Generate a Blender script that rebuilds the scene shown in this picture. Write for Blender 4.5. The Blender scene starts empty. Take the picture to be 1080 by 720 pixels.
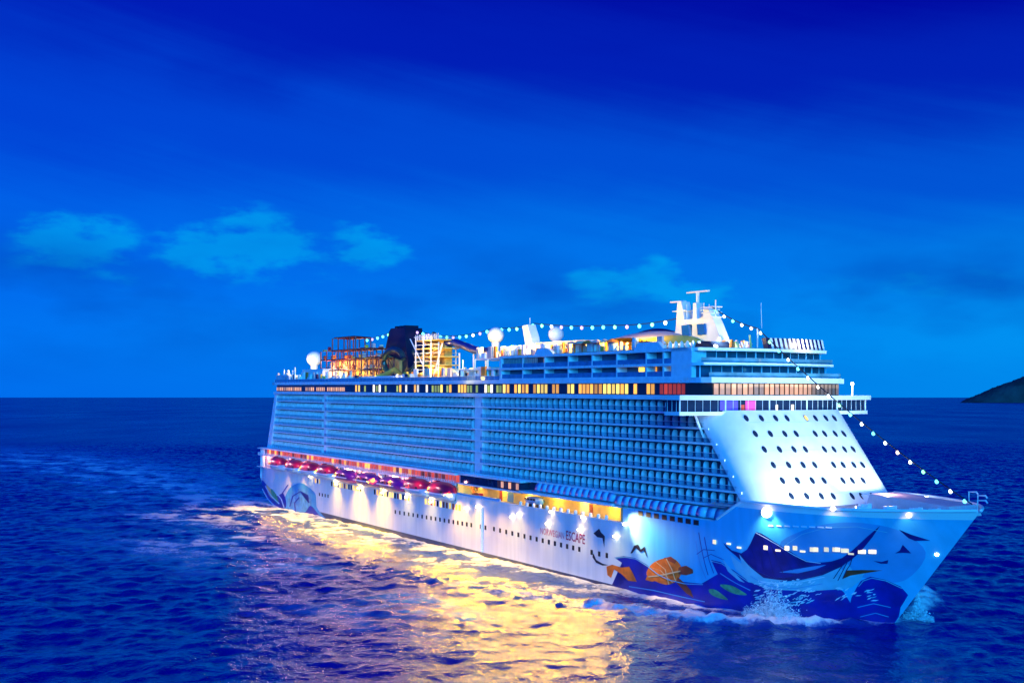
import bpy, bmesh, math, random
import numpy as np
from mathutils import Vector, Matrix

R = math.radians
random.seed(7)
rng = np.random.default_rng(11)
scene = bpy.context.scene
col = scene.collection

# ------------------------------------------------------------------ camera
CAM_H, FPX, HOR = 41.5, 1250.0, 418.5          # eye height, focal length in photo pixels, horizon row
cam_d = bpy.data.cameras.new("camera")
cam_d.sensor_width = 36.0
cam_d.lens = FPX / 1080.0 * 36.0
cam_d.shift_y = (HOR - 360.0) / 1080.0
cam_d.clip_start, cam_d.clip_end = 1.0, 200000.0
cam = bpy.data.objects.new("camera", cam_d)
cam.location = (0, 0, CAM_H)
cam.rotation_euler = (R(90), 0, 0)
col.objects.link(cam)
scene.camera = cam

# ------------------------------------------------------------------ world: dusk sky with a few low clouds
world = bpy.data.worlds.new("World")
scene.world = world
world.use_nodes = True
wt = world.node_tree
for n in list(wt.nodes):
    wt.nodes.remove(n)
W = lambda k: wt.nodes.new(k)
def wl(a, b): wt.links.new(a, b)
def wmath(op, a, b=None, c=None):
    n = W("ShaderNodeMath"); n.operation = op
    for i, v in enumerate((a, b, c)):
        if v is None: continue
        if isinstance(v, (int, float)): n.inputs[i].default_value = v
        else: wl(v, n.inputs[i])
    return n.outputs[0]
wo = W("ShaderNodeOutputWorld"); bg = W("ShaderNodeBackground")
tc = W("ShaderNodeTexCoord"); sx = W("ShaderNodeSeparateXYZ")
wl(tc.outputs["Generated"], sx.inputs[0])
el = wmath("ARCSINE", sx.outputs["Z"])
az = wmath("ARCTAN2", sx.outputs["X"], sx.outputs["Y"])
cmb = W("ShaderNodeCombineXYZ")
wl(az, cmb.inputs[0]); wl(wmath("MULTIPLY", el, 2.6), cmb.inputs[1])
big = W("ShaderNodeTexNoise"); big.inputs["Scale"].default_value = 3.2; big.inputs["Detail"].default_value = 5
big.inputs["Roughness"].default_value = .5; big.inputs["Distortion"].default_value = .5
wl(cmb.outputs[0], big.inputs["Vector"])
# height up the sky, bent a little by soft cloud banks and by the brighter side to starboard
h = wmath("ADD", el, wmath("MULTIPLY", wmath("SUBTRACT", big.outputs["Fac"], .5), -.075))
h = wmath("SUBTRACT", wmath("MULTIPLY", h, wmath("MULTIPLY_ADD", az, .45, 1.0)), wmath("MULTIPLY", az, .03))
wv_ = W("ShaderNodeCombineXYZ"); wl(wmath("MULTIPLY_ADD", el, 2.2, az), wv_.inputs[0]); wl(wmath("MULTIPLY", wmath("MULTIPLY_ADD", az, .22, el), 9.0), wv_.inputs[1])
wisp = W("ShaderNodeTexNoise"); wisp.inputs["Scale"].default_value = 4.5; wisp.inputs["Detail"].default_value = 7; wisp.inputs["Roughness"].default_value = .6
wl(wv_.outputs[0], wisp.inputs["Vector"])
h = wmath("SUBTRACT", h, wmath("MULTIPLY", wmath("SUBTRACT", wisp.outputs["Fac"], .5), .045))
hn = wmath("DIVIDE", h, .36)
ramp = W("ShaderNodeValToRGB")
cr = ramp.color_ramp
cr.interpolation = 'EASE'
stops = [(0.0, (.0002, .20, .84)), (.12, (.0002, .225, .88)), (.34, (.0002, .165, .82)), (.55, (.0002, .075, .67)),
         (.78, (.0002, .014, .47)), (1.0, (.0002, .002, .36))]
cr.elements[0].position, cr.elements[0].color = stops[0][0], (*stops[0][1], 1)
cr.elements[1].position, cr.elements[1].color = stops[-1][0], (*stops[-1][1], 1)
for p_, c_ in stops[1:-1]:
    e = cr.elements.new(p_); e.color = (*c_, 1)
wl(hn, ramp.inputs[0])
vm_ = W("ShaderNodeVectorMath"); vm_.operation = 'MULTIPLY'        # a greener glow towards the right-hand side
cv = W("ShaderNodeCombineXYZ"); cv.inputs[0].default_value = 1; cv.inputs[2].default_value = 1
wl(wmath("MULTIPLY_ADD", az, .6, 1.0), cv.inputs[1]); wl(ramp.outputs[0], vm_.inputs[0]); wl(cv.outputs[0], vm_.inputs[1])
sky = vm_.outputs[0]
# cumulus puffs low over the sea, each at its own bearing and elevation
puff = W("ShaderNodeTexNoise"); puff.inputs["Scale"].default_value = 21; puff.inputs["Detail"].default_value = 6
puff.inputs["Roughness"].default_value = .55
wl(cmb.outputs[0], puff.inputs["Vector"])
fine = W("ShaderNodeTexNoise"); fine.inputs["Scale"].default_value = 46; fine.inputs["Detail"].default_value = 5
wl(cmb.outputs[0], fine.inputs["Vector"])
def bearing(px, py): return math.atan((px - 540) / FPX), math.atan((HOR - py) / FPX)
puffs = [(48, 274, .03, .032, 1.2), (98, 278, .045, .038, 1.3), (190, 272, .026, .028, 1.0), (252, 270, .05, .042, 1.35), (305, 262, .03, .026, .9), (300, 290, .07, .03, .7), (378, 266, .026, .034, 1.1), (412, 276, .026, .026, 1.0),
         (632, 310, .034, .028, 1.6), (694, 306, .03, .03, 1.5), (745, 318, .04, .02, 1.0), (960, 312, .07, .026, .6), (1050, 318, .045, .026, .5), (160, 300, .12, .022, .5)]
tot = None
for px, py, ra, re, amp in puffs:
    a0, e0 = bearing(px, py)
    da = wmath("DIVIDE", wmath("SUBTRACT", az, a0), ra)
    de = wmath("DIVIDE", wmath("SUBTRACT", el, e0), re)
    d = wmath("SQRT", wmath("ADD", wmath("MULTIPLY", da, da), wmath("MULTIPLY", de, de)))
    low = wmath("MINIMUM", wmath("MAXIMUM", wmath("MULTIPLY_ADD", wmath("SUBTRACT", el, e0), .9 / re, .55), 0.0), 1.0)
    m = wmath("MULTIPLY", wmath("MULTIPLY", wmath("MAXIMUM", wmath("SUBTRACT", 1.15, d), 0.0), low), amp)
    tot = m if tot is None else wmath("ADD", tot, m)
shape = wmath("ADD", wmath("MULTIPLY", wmath("SUBTRACT", puff.outputs["Fac"], .5), 3.0),
              wmath("MULTIPLY", wmath("SUBTRACT", fine.outputs["Fac"], .5), .9))
mr = W("ShaderNodeMapRange"); mr.interpolation_type = 'SMOOTHSTEP'
wl(wmath("ADD", tot, shape), mr.inputs[0]); mr.inputs[1].default_value = .15; mr.inputs[2].default_value = 1.05
cl = W("ShaderNodeClamp"); wl(wmath("MULTIPLY", mr.outputs[0], wmath("MINIMUM", wmath("MULTIPLY", tot, 2.2), 1.0)), cl.inputs[0])
mx = W("ShaderNodeMix"); mx.data_type = 'RGBA'
wl(wmath("MULTIPLY", cl.outputs[0], .85), mx.inputs[0]); wl(sky, mx.inputs[6]); mx.inputs[7].default_value = (.0004, .33, .88, 1)
# darker bank of cloud behind and below the puffs
bank = W("ShaderNodeTexNoise"); bank.inputs["Scale"].default_value = 6; bank.inputs["Detail"].default_value = 4
wl(cmb.outputs[0], bank.inputs["Vector"])
a1, e1 = bearing(300, 315)
bd = wmath("SUBTRACT", 1.0, wmath("ABSOLUTE", wmath("DIVIDE", wmath("SUBTRACT", el, e1), .075)))
bk = wmath("MULTIPLY", wmath("MAXIMUM", bd, 0.0), wmath("MULTIPLY", wmath("MAXIMUM", wmath("SUBTRACT", bank.outputs["Fac"], .42), 0.0), 3.0))
mx2 = W("ShaderNodeMix"); mx2.data_type = 'RGBA'
wl(wmath("MINIMUM", bk, .7), mx2.inputs[0]); wl(mx.outputs[2], mx2.inputs[6]); mx2.inputs[7].default_value = (.0005, .075, .52, 1)
wl(mx2.outputs[2], bg.inputs["Color"])
bg.inputs["Strength"].default_value = 1.0
wl(bg.outputs[0], wo.inputs["Surface"])

# ------------------------------------------------------------------ soft afterglow lamp (behind the camera, to the left)
sun_d = bpy.data.lights.new("afterglow", 'SUN')
sun_d.energy = 4.3
sun_d.angle = R(30)
sun_d.color = (.02, .44, 1.0)
sun = bpy.data.objects.new("afterglow", sun_d)
sun.rotation_euler = Vector((-.06, .95, -.22)).to_track_quat('-Z', 'Y').to_euler()
col.objects.link(sun)

scene.view_settings.view_transform = 'Standard'
scene.view_settings.look = 'None'
scene.view_settings.exposure = 0.0
scene.view_settings.gamma = 1.0
scene.view_settings.use_curve_mapping = False
scene.render.engine = 'CYCLES'
scene.cycles.use_denoising = True
scene.cycles.max_bounces = 6
scene.cycles.diffuse_bounces = 3
scene.cycles.glossy_bounces = 3
scene.cycles.caustics_reflective = False
scene.cycles.sample_clamp_indirect = 6.0

# ------------------------------------------------------------------ ship frame: u forward, t to port, z up from the waterline
AX = Vector((.5045, -.8634)).normalized()
PX = Vector((-AX.y, AX.x))
ORG = Vector((61.0, 234.3))
TR, U0 = .007, -33.6
xa = Vector((AX.x, AX.y, -TR)).normalized()
ya = Vector((PX.x, PX.y, 0))
za = xa.cross(ya)
SHIP = Matrix(((xa.x, ya.x, za.x, ORG.x), (xa.y, ya.y, za.y, ORG.y), (xa.z, ya.z, za.z, TR * U0), (0, 0, 0, 1)))

def at_t(px, py, t):                    # photo point -> (u, z) on a fore-and-aft plane of the ship
    k = (px - 540) / FPX
    b = ORG + float(t) * PX
    u = (k * b.y - b.x) / (AX.x - k * AX.y)
    D = b.y + u * AX.y
    return u, CAM_H - (py - HOR) * D / FPX + TR * (u - U0)
def at_u(px, py, u):                    # photo point -> (t, z) on an athwartships plane
    k = (px - 540) / FPX
    b = ORG + float(u) * AX
    t = (k * b.y - b.x) / (PX.x - k * PX.y)
    D = b.y + t * PX.y
    return t, CAM_H - (py - HOR) * D / FPX + TR * (u - U0)

# ------------------------------------------------------------------ materials
MATS = {}
def mat(name, color, rough=.5, metal=0.0, vary=.12, scale=.6, emit=None, power=0.0, coat=0.0, alpha=None):
    if name in MATS: return MATS[name]
    m = bpy.data.materials.new(name); m.use_nodes = True
    nt = m.node_tree; b = nt.nodes["Principled BSDF"]
    b.inputs["Roughness"].default_value = rough
    b.inputs["Metallic"].default_value = metal
    b.inputs["Coat Weight"].default_value = coat
    if vary > 0:
        t = nt.nodes.new("ShaderNodeTexCoord"); n = nt.nodes.new("ShaderNodeTexNoise")
        n.inputs["Scale"].default_value = scale; n.inputs["Detail"].default_value = 4
        nt.links.new(t.outputs["Object"], n.inputs["Vector"])
        r = nt.nodes.new("ShaderNodeMapRange")
        r.inputs[1].default_value = .3; r.inputs[2].default_value = .7
        r.inputs[3].default_value = 1 - vary; r.inputs[4].default_value = 1 + vary * .5
        nt.links.new(n.outputs["Fac"], r.inputs[0])
        v = nt.nodes.new("ShaderNodeVectorMath"); v.operation = 'SCALE'
        v.inputs[0].default_value = color[:3]
        nt.links.new(r.outputs[0], v.inputs[3])
        nt.links.new(v.outputs[0], b.inputs["Base Color"])
    else:
        b.inputs["Base Color"].default_value = (*color[:3], 1)
    if emit:
        b.inputs["Emission Color"].default_value = (*emit, 1)
        b.inputs["Emission Strength"].default_value = power
        if vary > 0:
            oi = nt.nodes.new("ShaderNodeObjectInfo"); er = nt.nodes.new("ShaderNodeMapRange")
            er.inputs[3].default_value = power * .35; er.inputs[4].default_value = power * 1.25
            nt.links.new(oi.outputs["Random"], er.inputs[0]); nt.links.new(er.outputs[0], b.inputs["Emission Strength"])
    MATS[name] = m
    return m

white = mat("white_paint", (.80, .80, .80), .45, scale=.25)
whiteb = mat("white_steel", (.90, .90, .90), .4)
paleb = mat("pale_blue_paint", (.70, .80, .84), .45)
navy = mat("navy_paint", (.012, .012, .07), .35)
darkg = mat("dark_glass", (.015, .03, .07), .06, vary=.3)
doorg = mat("cabin_glass", (.015, .03, .08), .15, vary=.6, scale=.35)
railg = mat("rail_glass", (.10, .24, .42), .08, vary=.3)
clearg = mat("balcony_glass", (.10, .24, .42), .08, vary=.3)
_nt = clearg.node_tree; _mx = _nt.nodes.new("ShaderNodeMixShader"); _tr = _nt.nodes.new("ShaderNodeBsdfTransparent")
_tr.inputs[0].default_value = (.85, .92, .97, 1); _mx.inputs[0].default_value = .15
_nt.links.new(_tr.outputs[0], _mx.inputs[1]); _nt.links.new(_nt.nodes["Principled BSDF"].outputs[0], _mx.inputs[2])
_nt.links.new(_mx.outputs[0], _nt.nodes["Material Output"].inputs[0])
divid = mat("divider_panel", (.56, .66, .74), .35, vary=.25, scale=.5)
deckm = mat("teak_deck", (.34, .22, .13), .7, scale=1.5)
greyd = mat("grey_deck", (.30, .32, .35), .7)
black = mat("black_rubber", (.012, .012, .015), .6)
redm = mat("red_paint", (.42, .010, .045), .35, coat=.3)
purp = mat("plum_paint", (.16, .012, .20), .35, coat=.3)
boatw = mat("boat_gelcoat", (.28, .50, .74), .35, coat=.3)
orangem = mat("orange_paint", (.75, .22, .03), .45)
yellowm = mat("yellow_paint", (.75, .52, .06), .45)
rust = mat("rust_red_steel", (.32, .05, .03), .5)
greens = mat("green_slide", (.02, .06, .045), .3, coat=.4)
blues = mat("blue_slide", (.01, .03, .22), .3, coat=.4)
cream = mat("cream_wall", (.72, .62, .46), .6)
pink = mat("pink_canvas", (.72, .50, .48), .7)
lite_o = mat("lit_amber", (.4, .2, .05), .4, emit=(1, .42, .05), power=1.5, vary=.3)
lite_y = mat("lit_yellow", (.4, .3, .1), .4, emit=(1, .66, .10), power=1.7, vary=.3)
lite_p = mat("lit_peach", (.5, .3, .2), .4, emit=(1, .42, .15), power=1.0, vary=.3)
lite_r = mat("lit_red", (.4, .05, .03), .4, emit=(1, .09, .03), power=.55, vary=.3)
lite_m = mat("lit_magenta", (.4, .05, .3), .4, emit=(.95, .06, .28), power=1.1, vary=.3)
lite_b = mat("lit_blue", (.05, .05, .4), .4, emit=(.05, .03, .75), power=1.0, vary=.3)
lite_w = mat("lit_warm_white", (.6, .55, .45), .4, emit=(1, .84, .55), power=2.2, vary=.2)
lampm = mat("lamp_lens", (.8, .8, .8), .3, emit=(1, .72, .32), power=26, vary=0)
lampw = mat("flood_lens", (.8, .8, .8), .3, emit=(1, .93, .75), power=12, vary=0)

# ------------------------------------------------------------------ mesh builder
class MB:
    def __init__(s): s.v, s.f, s.m = [], [], []
    def add(s, vs, fs, mi=0):
        o = len(s.v); s.v.extend(tuple(x) for x in vs)
        for f in fs: s.f.append([i + o for i in f]); s.m.append(mi)
        return s
    def box(s, u0, u1, t0, t1, z0, z1, mi=0):
        v = [(a, b, c) for c in (z0, z1) for a, b in ((u0, t0), (u1, t0), (u1, t1), (u0, t1))]
        return s.add(v, [(3, 2, 1, 0), (4, 5, 6, 7), (0, 1, 5, 4), (1, 2, 6, 5), (2, 3, 7, 6), (3, 0, 4, 7)], mi)
    def prism(s, poly, t0, t1, mi=0):           # (u, z) outline extruded across the ship
        n = len(poly)
        v = [(a, t0, b) for a, b in poly] + [(a, t1, b) for a, b in poly]
        return s.add(v, [tuple(range(n)), tuple(range(2 * n - 1, n - 1, -1))] + [(i, n + i, n + (i + 1) % n, (i + 1) % n) for i in range(n)], mi)
    def slab(s, poly, z0, z1, mi=0):            # (u, t) outline extruded up
        n = len(poly)
        v = [(a, b, z0) for a, b in poly] + [(a, b, z1) for a, b in poly]
        return s.add(v, [tuple(range(n - 1, -1, -1)), tuple(range(n, 2 * n))] + [(i, (i + 1) % n, n + (i + 1) % n, n + i) for i in range(n)], mi)
    def tube(s, pts, r, n=6, mi=0, cap=True):
        pts = [Vector(p) for p in pts]; rings = []; o = len(s.v)
        for i, p in enumerate(pts):
            d = (pts[min(i + 1, len(pts) - 1)] - pts[max(i - 1, 0)]).normalized()
            up = Vector((0, 0, 1)) if abs(d.z) < .9 else Vector((1, 0, 0))
            a = d.cross(up).normalized(); b = d.cross(a)
            rr = r[i] if isinstance(r, (list, tuple)) else r
            for k in range(n):
                th = 2 * math.pi * k / n
                s.v.append(tuple(p + a * (rr * math.cos(th)) + b * (rr * math.sin(th))))
        for i in range(len(pts) - 1):
            for k in range(n):
                s.f.append([o + i * n + k, o + i * n + (k + 1) % n, o + (i + 1) * n + (k + 1) % n, o + (i + 1) * n + k]); s.m.append(mi)
        if cap:
            s.f.append([o + k for k in range(n)]); s.m.append(mi)
            q = o + (len(pts) - 1) * n
            s.f.append([q + k for k in range(n - 1, -1, -1)]); s.m.append(mi)
        return s
    def lathe(s, c, prof, n=20, mi=0, sq=(1, 1)):
        o = len(s.v)
        for r, z in prof:
            for k in range(n):
                th = 2 * math.pi * k / n
                s.v.append((c[0] + r * sq[0] * math.cos(th), c[1] + r * sq[1] * math.sin(th), c[2] + z))
        for i in range(len(prof) - 1):
            for k in range(n):
                s.f.append([o + i * n + k, o + i * n + (k + 1) % n, o + (i + 1) * n + (k + 1) % n, o + (i + 1) * n + k]); s.m.append(mi)
        s.f.append([o + k for k in range(n - 1, -1, -1)]); s.m.append(mi)
        q = o + (len(prof) - 1) * n
        s.f.append([q + k for k in range(n)]); s.m.append(mi)
        return s
    def ball(s, c, r, n=16, mi=0, sq=(1, 1, 1)):
        prof = [(max(1e-3, r * math.sin(math.pi * i / 10)), -r * sq[2] * math.cos(math.pi * i / 10)) for i in range(11)]
        return s.lathe(c, prof, n, mi, sq)
    def grid(s, P, mi=0, close=False):          # P[i][j] rows of points
        o = len(s.v); ni, nj = len(P), len(P[0])
        for r_ in P: s.v.extend(tuple(p) for p in r_)
        for i in range(ni - 1):
            for j in range(nj - 1 + (1 if close else 0)):
                k = (j + 1) % nj
                s.f.append([o + i * nj + j, o + i * nj + k, o + (i + 1) * nj + k, o + (i + 1) * nj + j]); s.m.append(mi)
        return s
    def mesh(s, name, mats, smooth=False):
        me = bpy.data.meshes.new(name)
        me.from_pydata(s.v, [], s.f)
        for m in (mats if isinstance(mats, (list, tuple)) else [mats]): me.materials.append(m)
        me.polygons.foreach_set("material_index", s.m)
        if smooth: me.polygons.foreach_set("use_smooth", [True] * len(s.f))
        me.update()
        return me
    def build(s, name, mats, parent=None, smooth=False):
        return link(name, s.mesh(name, mats, smooth), parent)

def link(name, me, parent=None, loc=None):
    o = bpy.data.objects.new(name, me); col.objects.link(o)
    if parent is not None: o.parent = parent
    if loc is not None: o.location = loc
    return o
def tag(o, label, cat, group=None):
    o["label"] = label; o["category"] = cat
    if group: o["group"] = group
    return o
def root(name, label, cat, loc=(0, 0, 0), group=None, rot=0.0):
    o = bpy.data.objects.new(name, None); o.empty_display_size = 1; col.objects.link(o)
    o.matrix_world = SHIP @ Matrix.Translation(loc) @ Matrix.Rotation(rot, 4, 'Z')
    return tag(o, label, cat, group)
def lamp(kind, name, pos, power, color, parent, target=None, size=.3, cone=70, blend=.8):
    d = bpy.data.lights.new(name, kind); d.energy = power; d.color = color; d.shadow_soft_size = size
    if kind == 'SPOT': d.spot_size = R(cone); d.spot_blend = blend
    o = bpy.data.objects.new(name, d); col.objects.link(o); o.parent = parent; o.location = pos
    if target is not None:
        o.rotation_euler = (Vector(target) - Vector(pos)).to_track_quat('-Z', 'Y').to_euler()
    return o

ship = root("cruise_ship", "huge white cruise ship with blue bow mural and floodlit decks", "cruise ship")

# ================================================================== HULL
BM = 20.7
def stem(z): return 18.5 + .83 * z
def half(u, z):                                   # half breadth of the hull
    zz = min(max(z, 0), 22.5) / 22.5
    us = -40 + 25 * zz; p = 3.2 + .8 * zz; ue = stem(z)
    if u >= ue: b = 0.0
    elif u > us: b = BM * (1 - ((u - us) / (ue - us)) ** p)
    else: b = BM
    if u < -262: b -= 2.2 * ((-262 - u) / 26) ** 2
    return b
def stern_bottom(u): return -3.0 if u > -262 else -3.0 + 9.5 * ((-262 - u) / 26.0) ** 1.3
def hull_top(u):
    if u < -115.9: return 12.4
    if u < -38: return 14.3
    if u < -8: return 17.5
    if u < 0: return 17.5 + 4.6 * (u + 8) / 8
    return 22.1 + .5 * max(0, (u - 20) / 16)
def hull_pt(px, py):                               # photo point -> (u, z) on the starboard shell
    t = -BM
    for _ in range(25):
        u, z = at_t(px, py, t)
        t += .6 * (-half(u, z) - t)
    return u, z

def hull_mat():
    m = bpy.data.materials.new("hull_paint"); m.use_nodes = True
    nt = m.node_tree; b = nt.nodes["Principled BSDF"]; N = nt.nodes.new; L = nt.links.new
    t = N("ShaderNodeTexCoord"); s = N("ShaderNodeSeparateXYZ"); L(t.outputs["Object"], s.inputs[0])
    n = N("ShaderNodeTexNoise"); n.inputs["Scale"].default_value = .06; n.inputs["Detail"].default_value = 3
    L(t.outputs["Object"], n.inputs["Vector"])
    # cyan bow paint begins along a slanting line
    ad = N("ShaderNodeMath"); ad.operation = 'MULTIPLY_ADD'; L(s.outputs["Z"], ad.inputs[0]); ad.inputs[1].default_value = .9; L(s.outputs["X"], ad.inputs[2])
    r = N("ShaderNodeMapRange"); r.interpolation_type = 'SMOOTHSTEP'; L(ad.outputs[0], r.inputs[0])
    r.inputs[1].default_value = -44; r.inputs[2].default_value = -14
    m1 = N("ShaderNodeMix"); m1.data_type = 'RGBA'; L(r.outputs[0], m1.inputs[0])
    m1.inputs[6].default_value = (.80, .79, .78, 1); m1.inputs[7].default_value = (.06, .56, .82, 1)
    # blunt plate seams and streaks
    wv = N("ShaderNodeTexNoise"); wv.inputs["Scale"].default_value = 1; wv.inputs["Detail"].default_value = 3
    mp = N("ShaderNodeMapping"); mp.inputs["Scale"].default_value = (.55, .2, .05); L(t.outputs["Object"], mp.inputs[0]); L(mp.outputs[0], wv.inputs["Vector"])
    rr = N("ShaderNodeMapRange"); L(wv.outputs["Fac"], rr.inputs[0]); rr.inputs[1].default_value = .3; rr.inputs[2].default_value = .75; rr.inputs[3].default_value = .86; rr.inputs[4].default_value = 1.03
    sc = N("ShaderNodeVectorMath"); sc.operation = 'SCALE'; L(m1.outputs[2], sc.inputs[0]); L(rr.outputs[0], sc.inputs[3])
    # dark boot topping at the waterline, with a thin rust-red line above it
    g = N("ShaderNodeMath"); g.operation = 'LESS_THAN'; L(s.outputs["Z"], g.inputs[0]); g.inputs[1].default_value = .35
    m2 = N("ShaderNodeMix"); m2.data_type = 'RGBA'; L(g.outputs[0], m2.inputs[0]); L(sc.outputs[0], m2.inputs[6]); m2.inputs[7].default_value = (.02, .035, .10, 1)
    # white sheer strake along the bow deck edge
    g2 = N("ShaderNodeMath"); g2.operation = 'GREATER_THAN'; L(s.outputs["Z"], g2.inputs[0]); g2.inputs[1].default_value = 20.9
    m3 = N("ShaderNodeMix"); m3.data_type = 'RGBA'; L(g2.outputs[0], m3.inputs[0]); L(m2.outputs[2], m3.inputs[6]); m3.inputs[7].default_value = (.8, .8, .8, 1)
    L(m3.outputs[2], b.inputs["Base Color"]); b.inputs["Roughness"].default_value = .38
    return m
hullm = hull_mat()

us = sorted(set([-288, -287, -284, -280, -275, -270, -265, -262] + list(np.linspace(-255, -45, 43)) + [-116.01, -115.8, -38.1, -37.9] + list(np.linspace(-44, 36, 81)) + [36.5, 36.9]))
hb = MB()
for side in (-1, 1):
    rows = []
    for u in us:
        zt, zb = hull_top(u), stern_bottom(u)
        row = []
        for j in range(25):
            z = zb + (zt - zb) * j / 24
            if u > stem(zb):                       # forward of the keel line start the column on the raked stem
                z0 = (u - 18.5) / .83
                z = z0 + (zt - z0) * j / 24
            row.append((u, side * half(u, z), z))
        rows.append(row)
    if side == 1: rows = [r_[::-1] for r_ in rows]
    hb.grid(rows)
# transom
hb.add([(-288, -half(-288, 8), stern_bottom(-288)), (-288, half(-288, 8), stern_bottom(-288)), (-288, half(-288, 8), 12.4), (-288, -half(-288, 8), 12.4)], [(0, 3, 2, 1)])
hull = hb.build("hull", hullm, ship, smooth=True)

def tubes(name, lines, r, m, parent, n=6):
    b = MB()
    for l in lines: b.tube(l, r, n)
    return b.build(name, m, parent)

# decks closing the hull
dk = MB()
dk.box(-287.5, -116, -20, 20, 12.0, 12.35)
dk.box(-116, -38, -20.4, 20.4, 13.4, 13.75)
dk.build("boat_deck", greyd, ship)
fd = MB(); o_ = [(u, -max(half(u, 21.0) - .35, .05)) for u in np.linspace(-10, 34, 34)] + [(u, max(half(u, 21.0) - .35, .05)) for u in np.linspace(34, -10, 34)]
fd.slab(o_, 20.7, 20.95); fd.build("bow_deck", mat("bow_deck_paint", (.55, .45, .45), .6), ship)
# bulwark capping rail round the bow
tubes("capping_rail", [[(u, s * max(half(u, hull_top(u)), .02), hull_top(u)) for u in np.linspace(-7, 36.9, 50)] for s in (-1, 1)], .28, white, ship, 8)

# ================================================================== SUPERSTRUCTURE
ROWS = [20.4, 23.4, 26.4, 29.4, 32.4, 35.4, 38.4]            # balcony floors
def uf(z): return 5.0 - (z - 21.5) * 14.0 / 17.0              # raked front
def row_end(z): return uf(z) - 7.2
BAY = 2.57
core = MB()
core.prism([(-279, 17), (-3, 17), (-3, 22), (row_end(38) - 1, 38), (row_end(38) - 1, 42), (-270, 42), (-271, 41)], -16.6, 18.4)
core.build("cabin_block", mat("cabin_wall", (.025, .05, .11), .5), ship)  # near-black colour puts the shade of the balcony recesses into the wall
aft = MB(); aft.prism([(-271.2, 41.2), (-280.5, 19.4), (-275.6, 19.4), (-268.8, 41.2)], -18.7, 18.7); aft.build("stern_wall", paleb, ship)

def front_outline(z, n=10):
    f, e = uf(z), uf(z) - 7.0
    pts = [(e - .4, -18.5)]
    for i in range(n + 1):
        th = math.pi / 2 * i / n
        pts.append((e + 7 * math.sin(th), -(11 + 7.5 * math.cos(th))))
    for t in np.linspace(-11, 11, 13)[1:-1]: pts.append((f + .7 * (1 - (t / 11) ** 2), t))
    pts += [(a, -b) for a, b in pts[:n + 2][::-1]]
    return pts
fw = MB()
P = []
for z in np.linspace(17.5, 39.0, 30): P.append([(a, b, z) for a, b in front_outline(max(z, 20.5))])
fw.grid([r_[::-1] for r_ in P]); front = fw.build("front_wall", white, ship, smooth=True)
def front_u(t, z):
    f = uf(z)
    if abs(t) <= 11: return f + .7 * (1 - (t / 11) ** 2)
    c = min(1, (abs(t) - 11) / 7.5); return f - 7 + 7 * math.sqrt(1 - c * c)
def front_pt(px, py):
    u = -5
    for _ in range(30):
        t, z = at_u(px, py, u); u += .6 * (front_u(t, z) - u)
    return t, z
# thin plate seams across the front
sm = MB()
for z in (23.1, 25.8, 28.5, 31.2, 33.9, 36.6):
    sm.grid([[(front_u(t, z + d) + .03, t, z + d) for t in np.linspace(-12, 13, 26)][::-1] for d in (0, .12)])
sm.build("plate_seam", paleb, ship)
# cabin windows in the raked front
wm = MB(); n_ = 14
wm.add([(0, .54 * math.cos(2 * math.pi * k / n_), .84 * math.sin(2 * math.pi * k / n_)) for k in range(n_)] + [(.07, .44 * math.cos(2 * math.pi * k / n_), .72 * math.sin(2 * math.pi * k / n_)) for k in range(n_)],
       [(k, (k + 1) % n_, n_ + (k + 1) % n_, n_ + k) for k in range(n_)], 0)
wm.add([(.05, .44 * math.cos(2 * math.pi * k / n_), .72 * math.sin(2 * math.pi * k / n_)) for k in range(n_)], [tuple(range(n_))], 1)
pmesh = wm.mesh("front_window", [black, darkg])
pm_lit = wm.mesh("front_window_lit", [black, lite_y])
r1 = [786, 802, 817, 829, 849, 859, 870, 879]; r6 = [834, 850, 865.5, 878, 898, 908, 919.5, 929]
for i in range(6):
    for j in range(8):
        px = r1[j] + (r6[j] - r1[j]) * i / 5; py = 440.7 + 16.4 * i
        t, z = front_pt(px, py); u = front_u(t, z) + .05
        o = link("front_window", pm_lit if (i == 0 and j == 4) else pmesh, ship, (u, t, z))
        o.rotation_euler = (0, -math.atan(14 / 17), 0)
        nrm = Vector((front_u(t - .3, z) - front_u(t + .3, z), .6)).normalized()
        o.rotation_euler = (0, -math.atan(14 / 17), math.atan2(front_u(t - .3, z) - front_u(t + .3, z), .6))

# balcony slabs: one edge line per deck
for k, z in enumerate(ROWS):
    e = row_end(z)
    s_ = MB(); a0 = -270.5 - (41 - z) * .42
    s_.box(a0, e + 1.5, -18.62, -16.4, z - .26, z + .12)
    s_.build("balcony_slab", whiteb, ship)
# one balcony: rounded divider, glass rail, cabin door
def bay_shapes(b, u, z, var, glass=True):
    n = 7
    out = [(-16.95, .1), (-18.05, .1), (-18.3, .5)] + [(-18.35 + .62 * (1 - math.cos(math.pi / 2 * i / n)), 1.35 + 1.1 * math.sin(math.pi / 2 * i / n)) for i in range(n + 1)] + [(-17.2, 2.4), (-16.95, 2.1)]
    v = [(u - .06, t, z + h_) for t, h_ in out] + [(u + .06, t, z + h_) for t, h_ in out]
    m = len(out)
    b.add(v, [tuple(range(m)), tuple(range(2 * m - 1, m - 1, -1))] + [(i, m + i, m + (i + 1) % m, (i + 1) % m) for i in range(m)], 0)
    b.box(u - BAY + .45, u - .35, -16.75, -16.58, z + .15, z + 2.35, 1 + var)        # cabin door
    if glass: b.box(u - BAY + .1, u - .1, -18.5, -18.44, z + .12, z + 1.12, 4)          # rail glass
curt = mat("cabin_curtain", (.16, .26, .36), .7)
BMATS = [divid, doorg, curt, mat("cabin_dark", (.012, .03, .09), .3), clearg]
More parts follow.
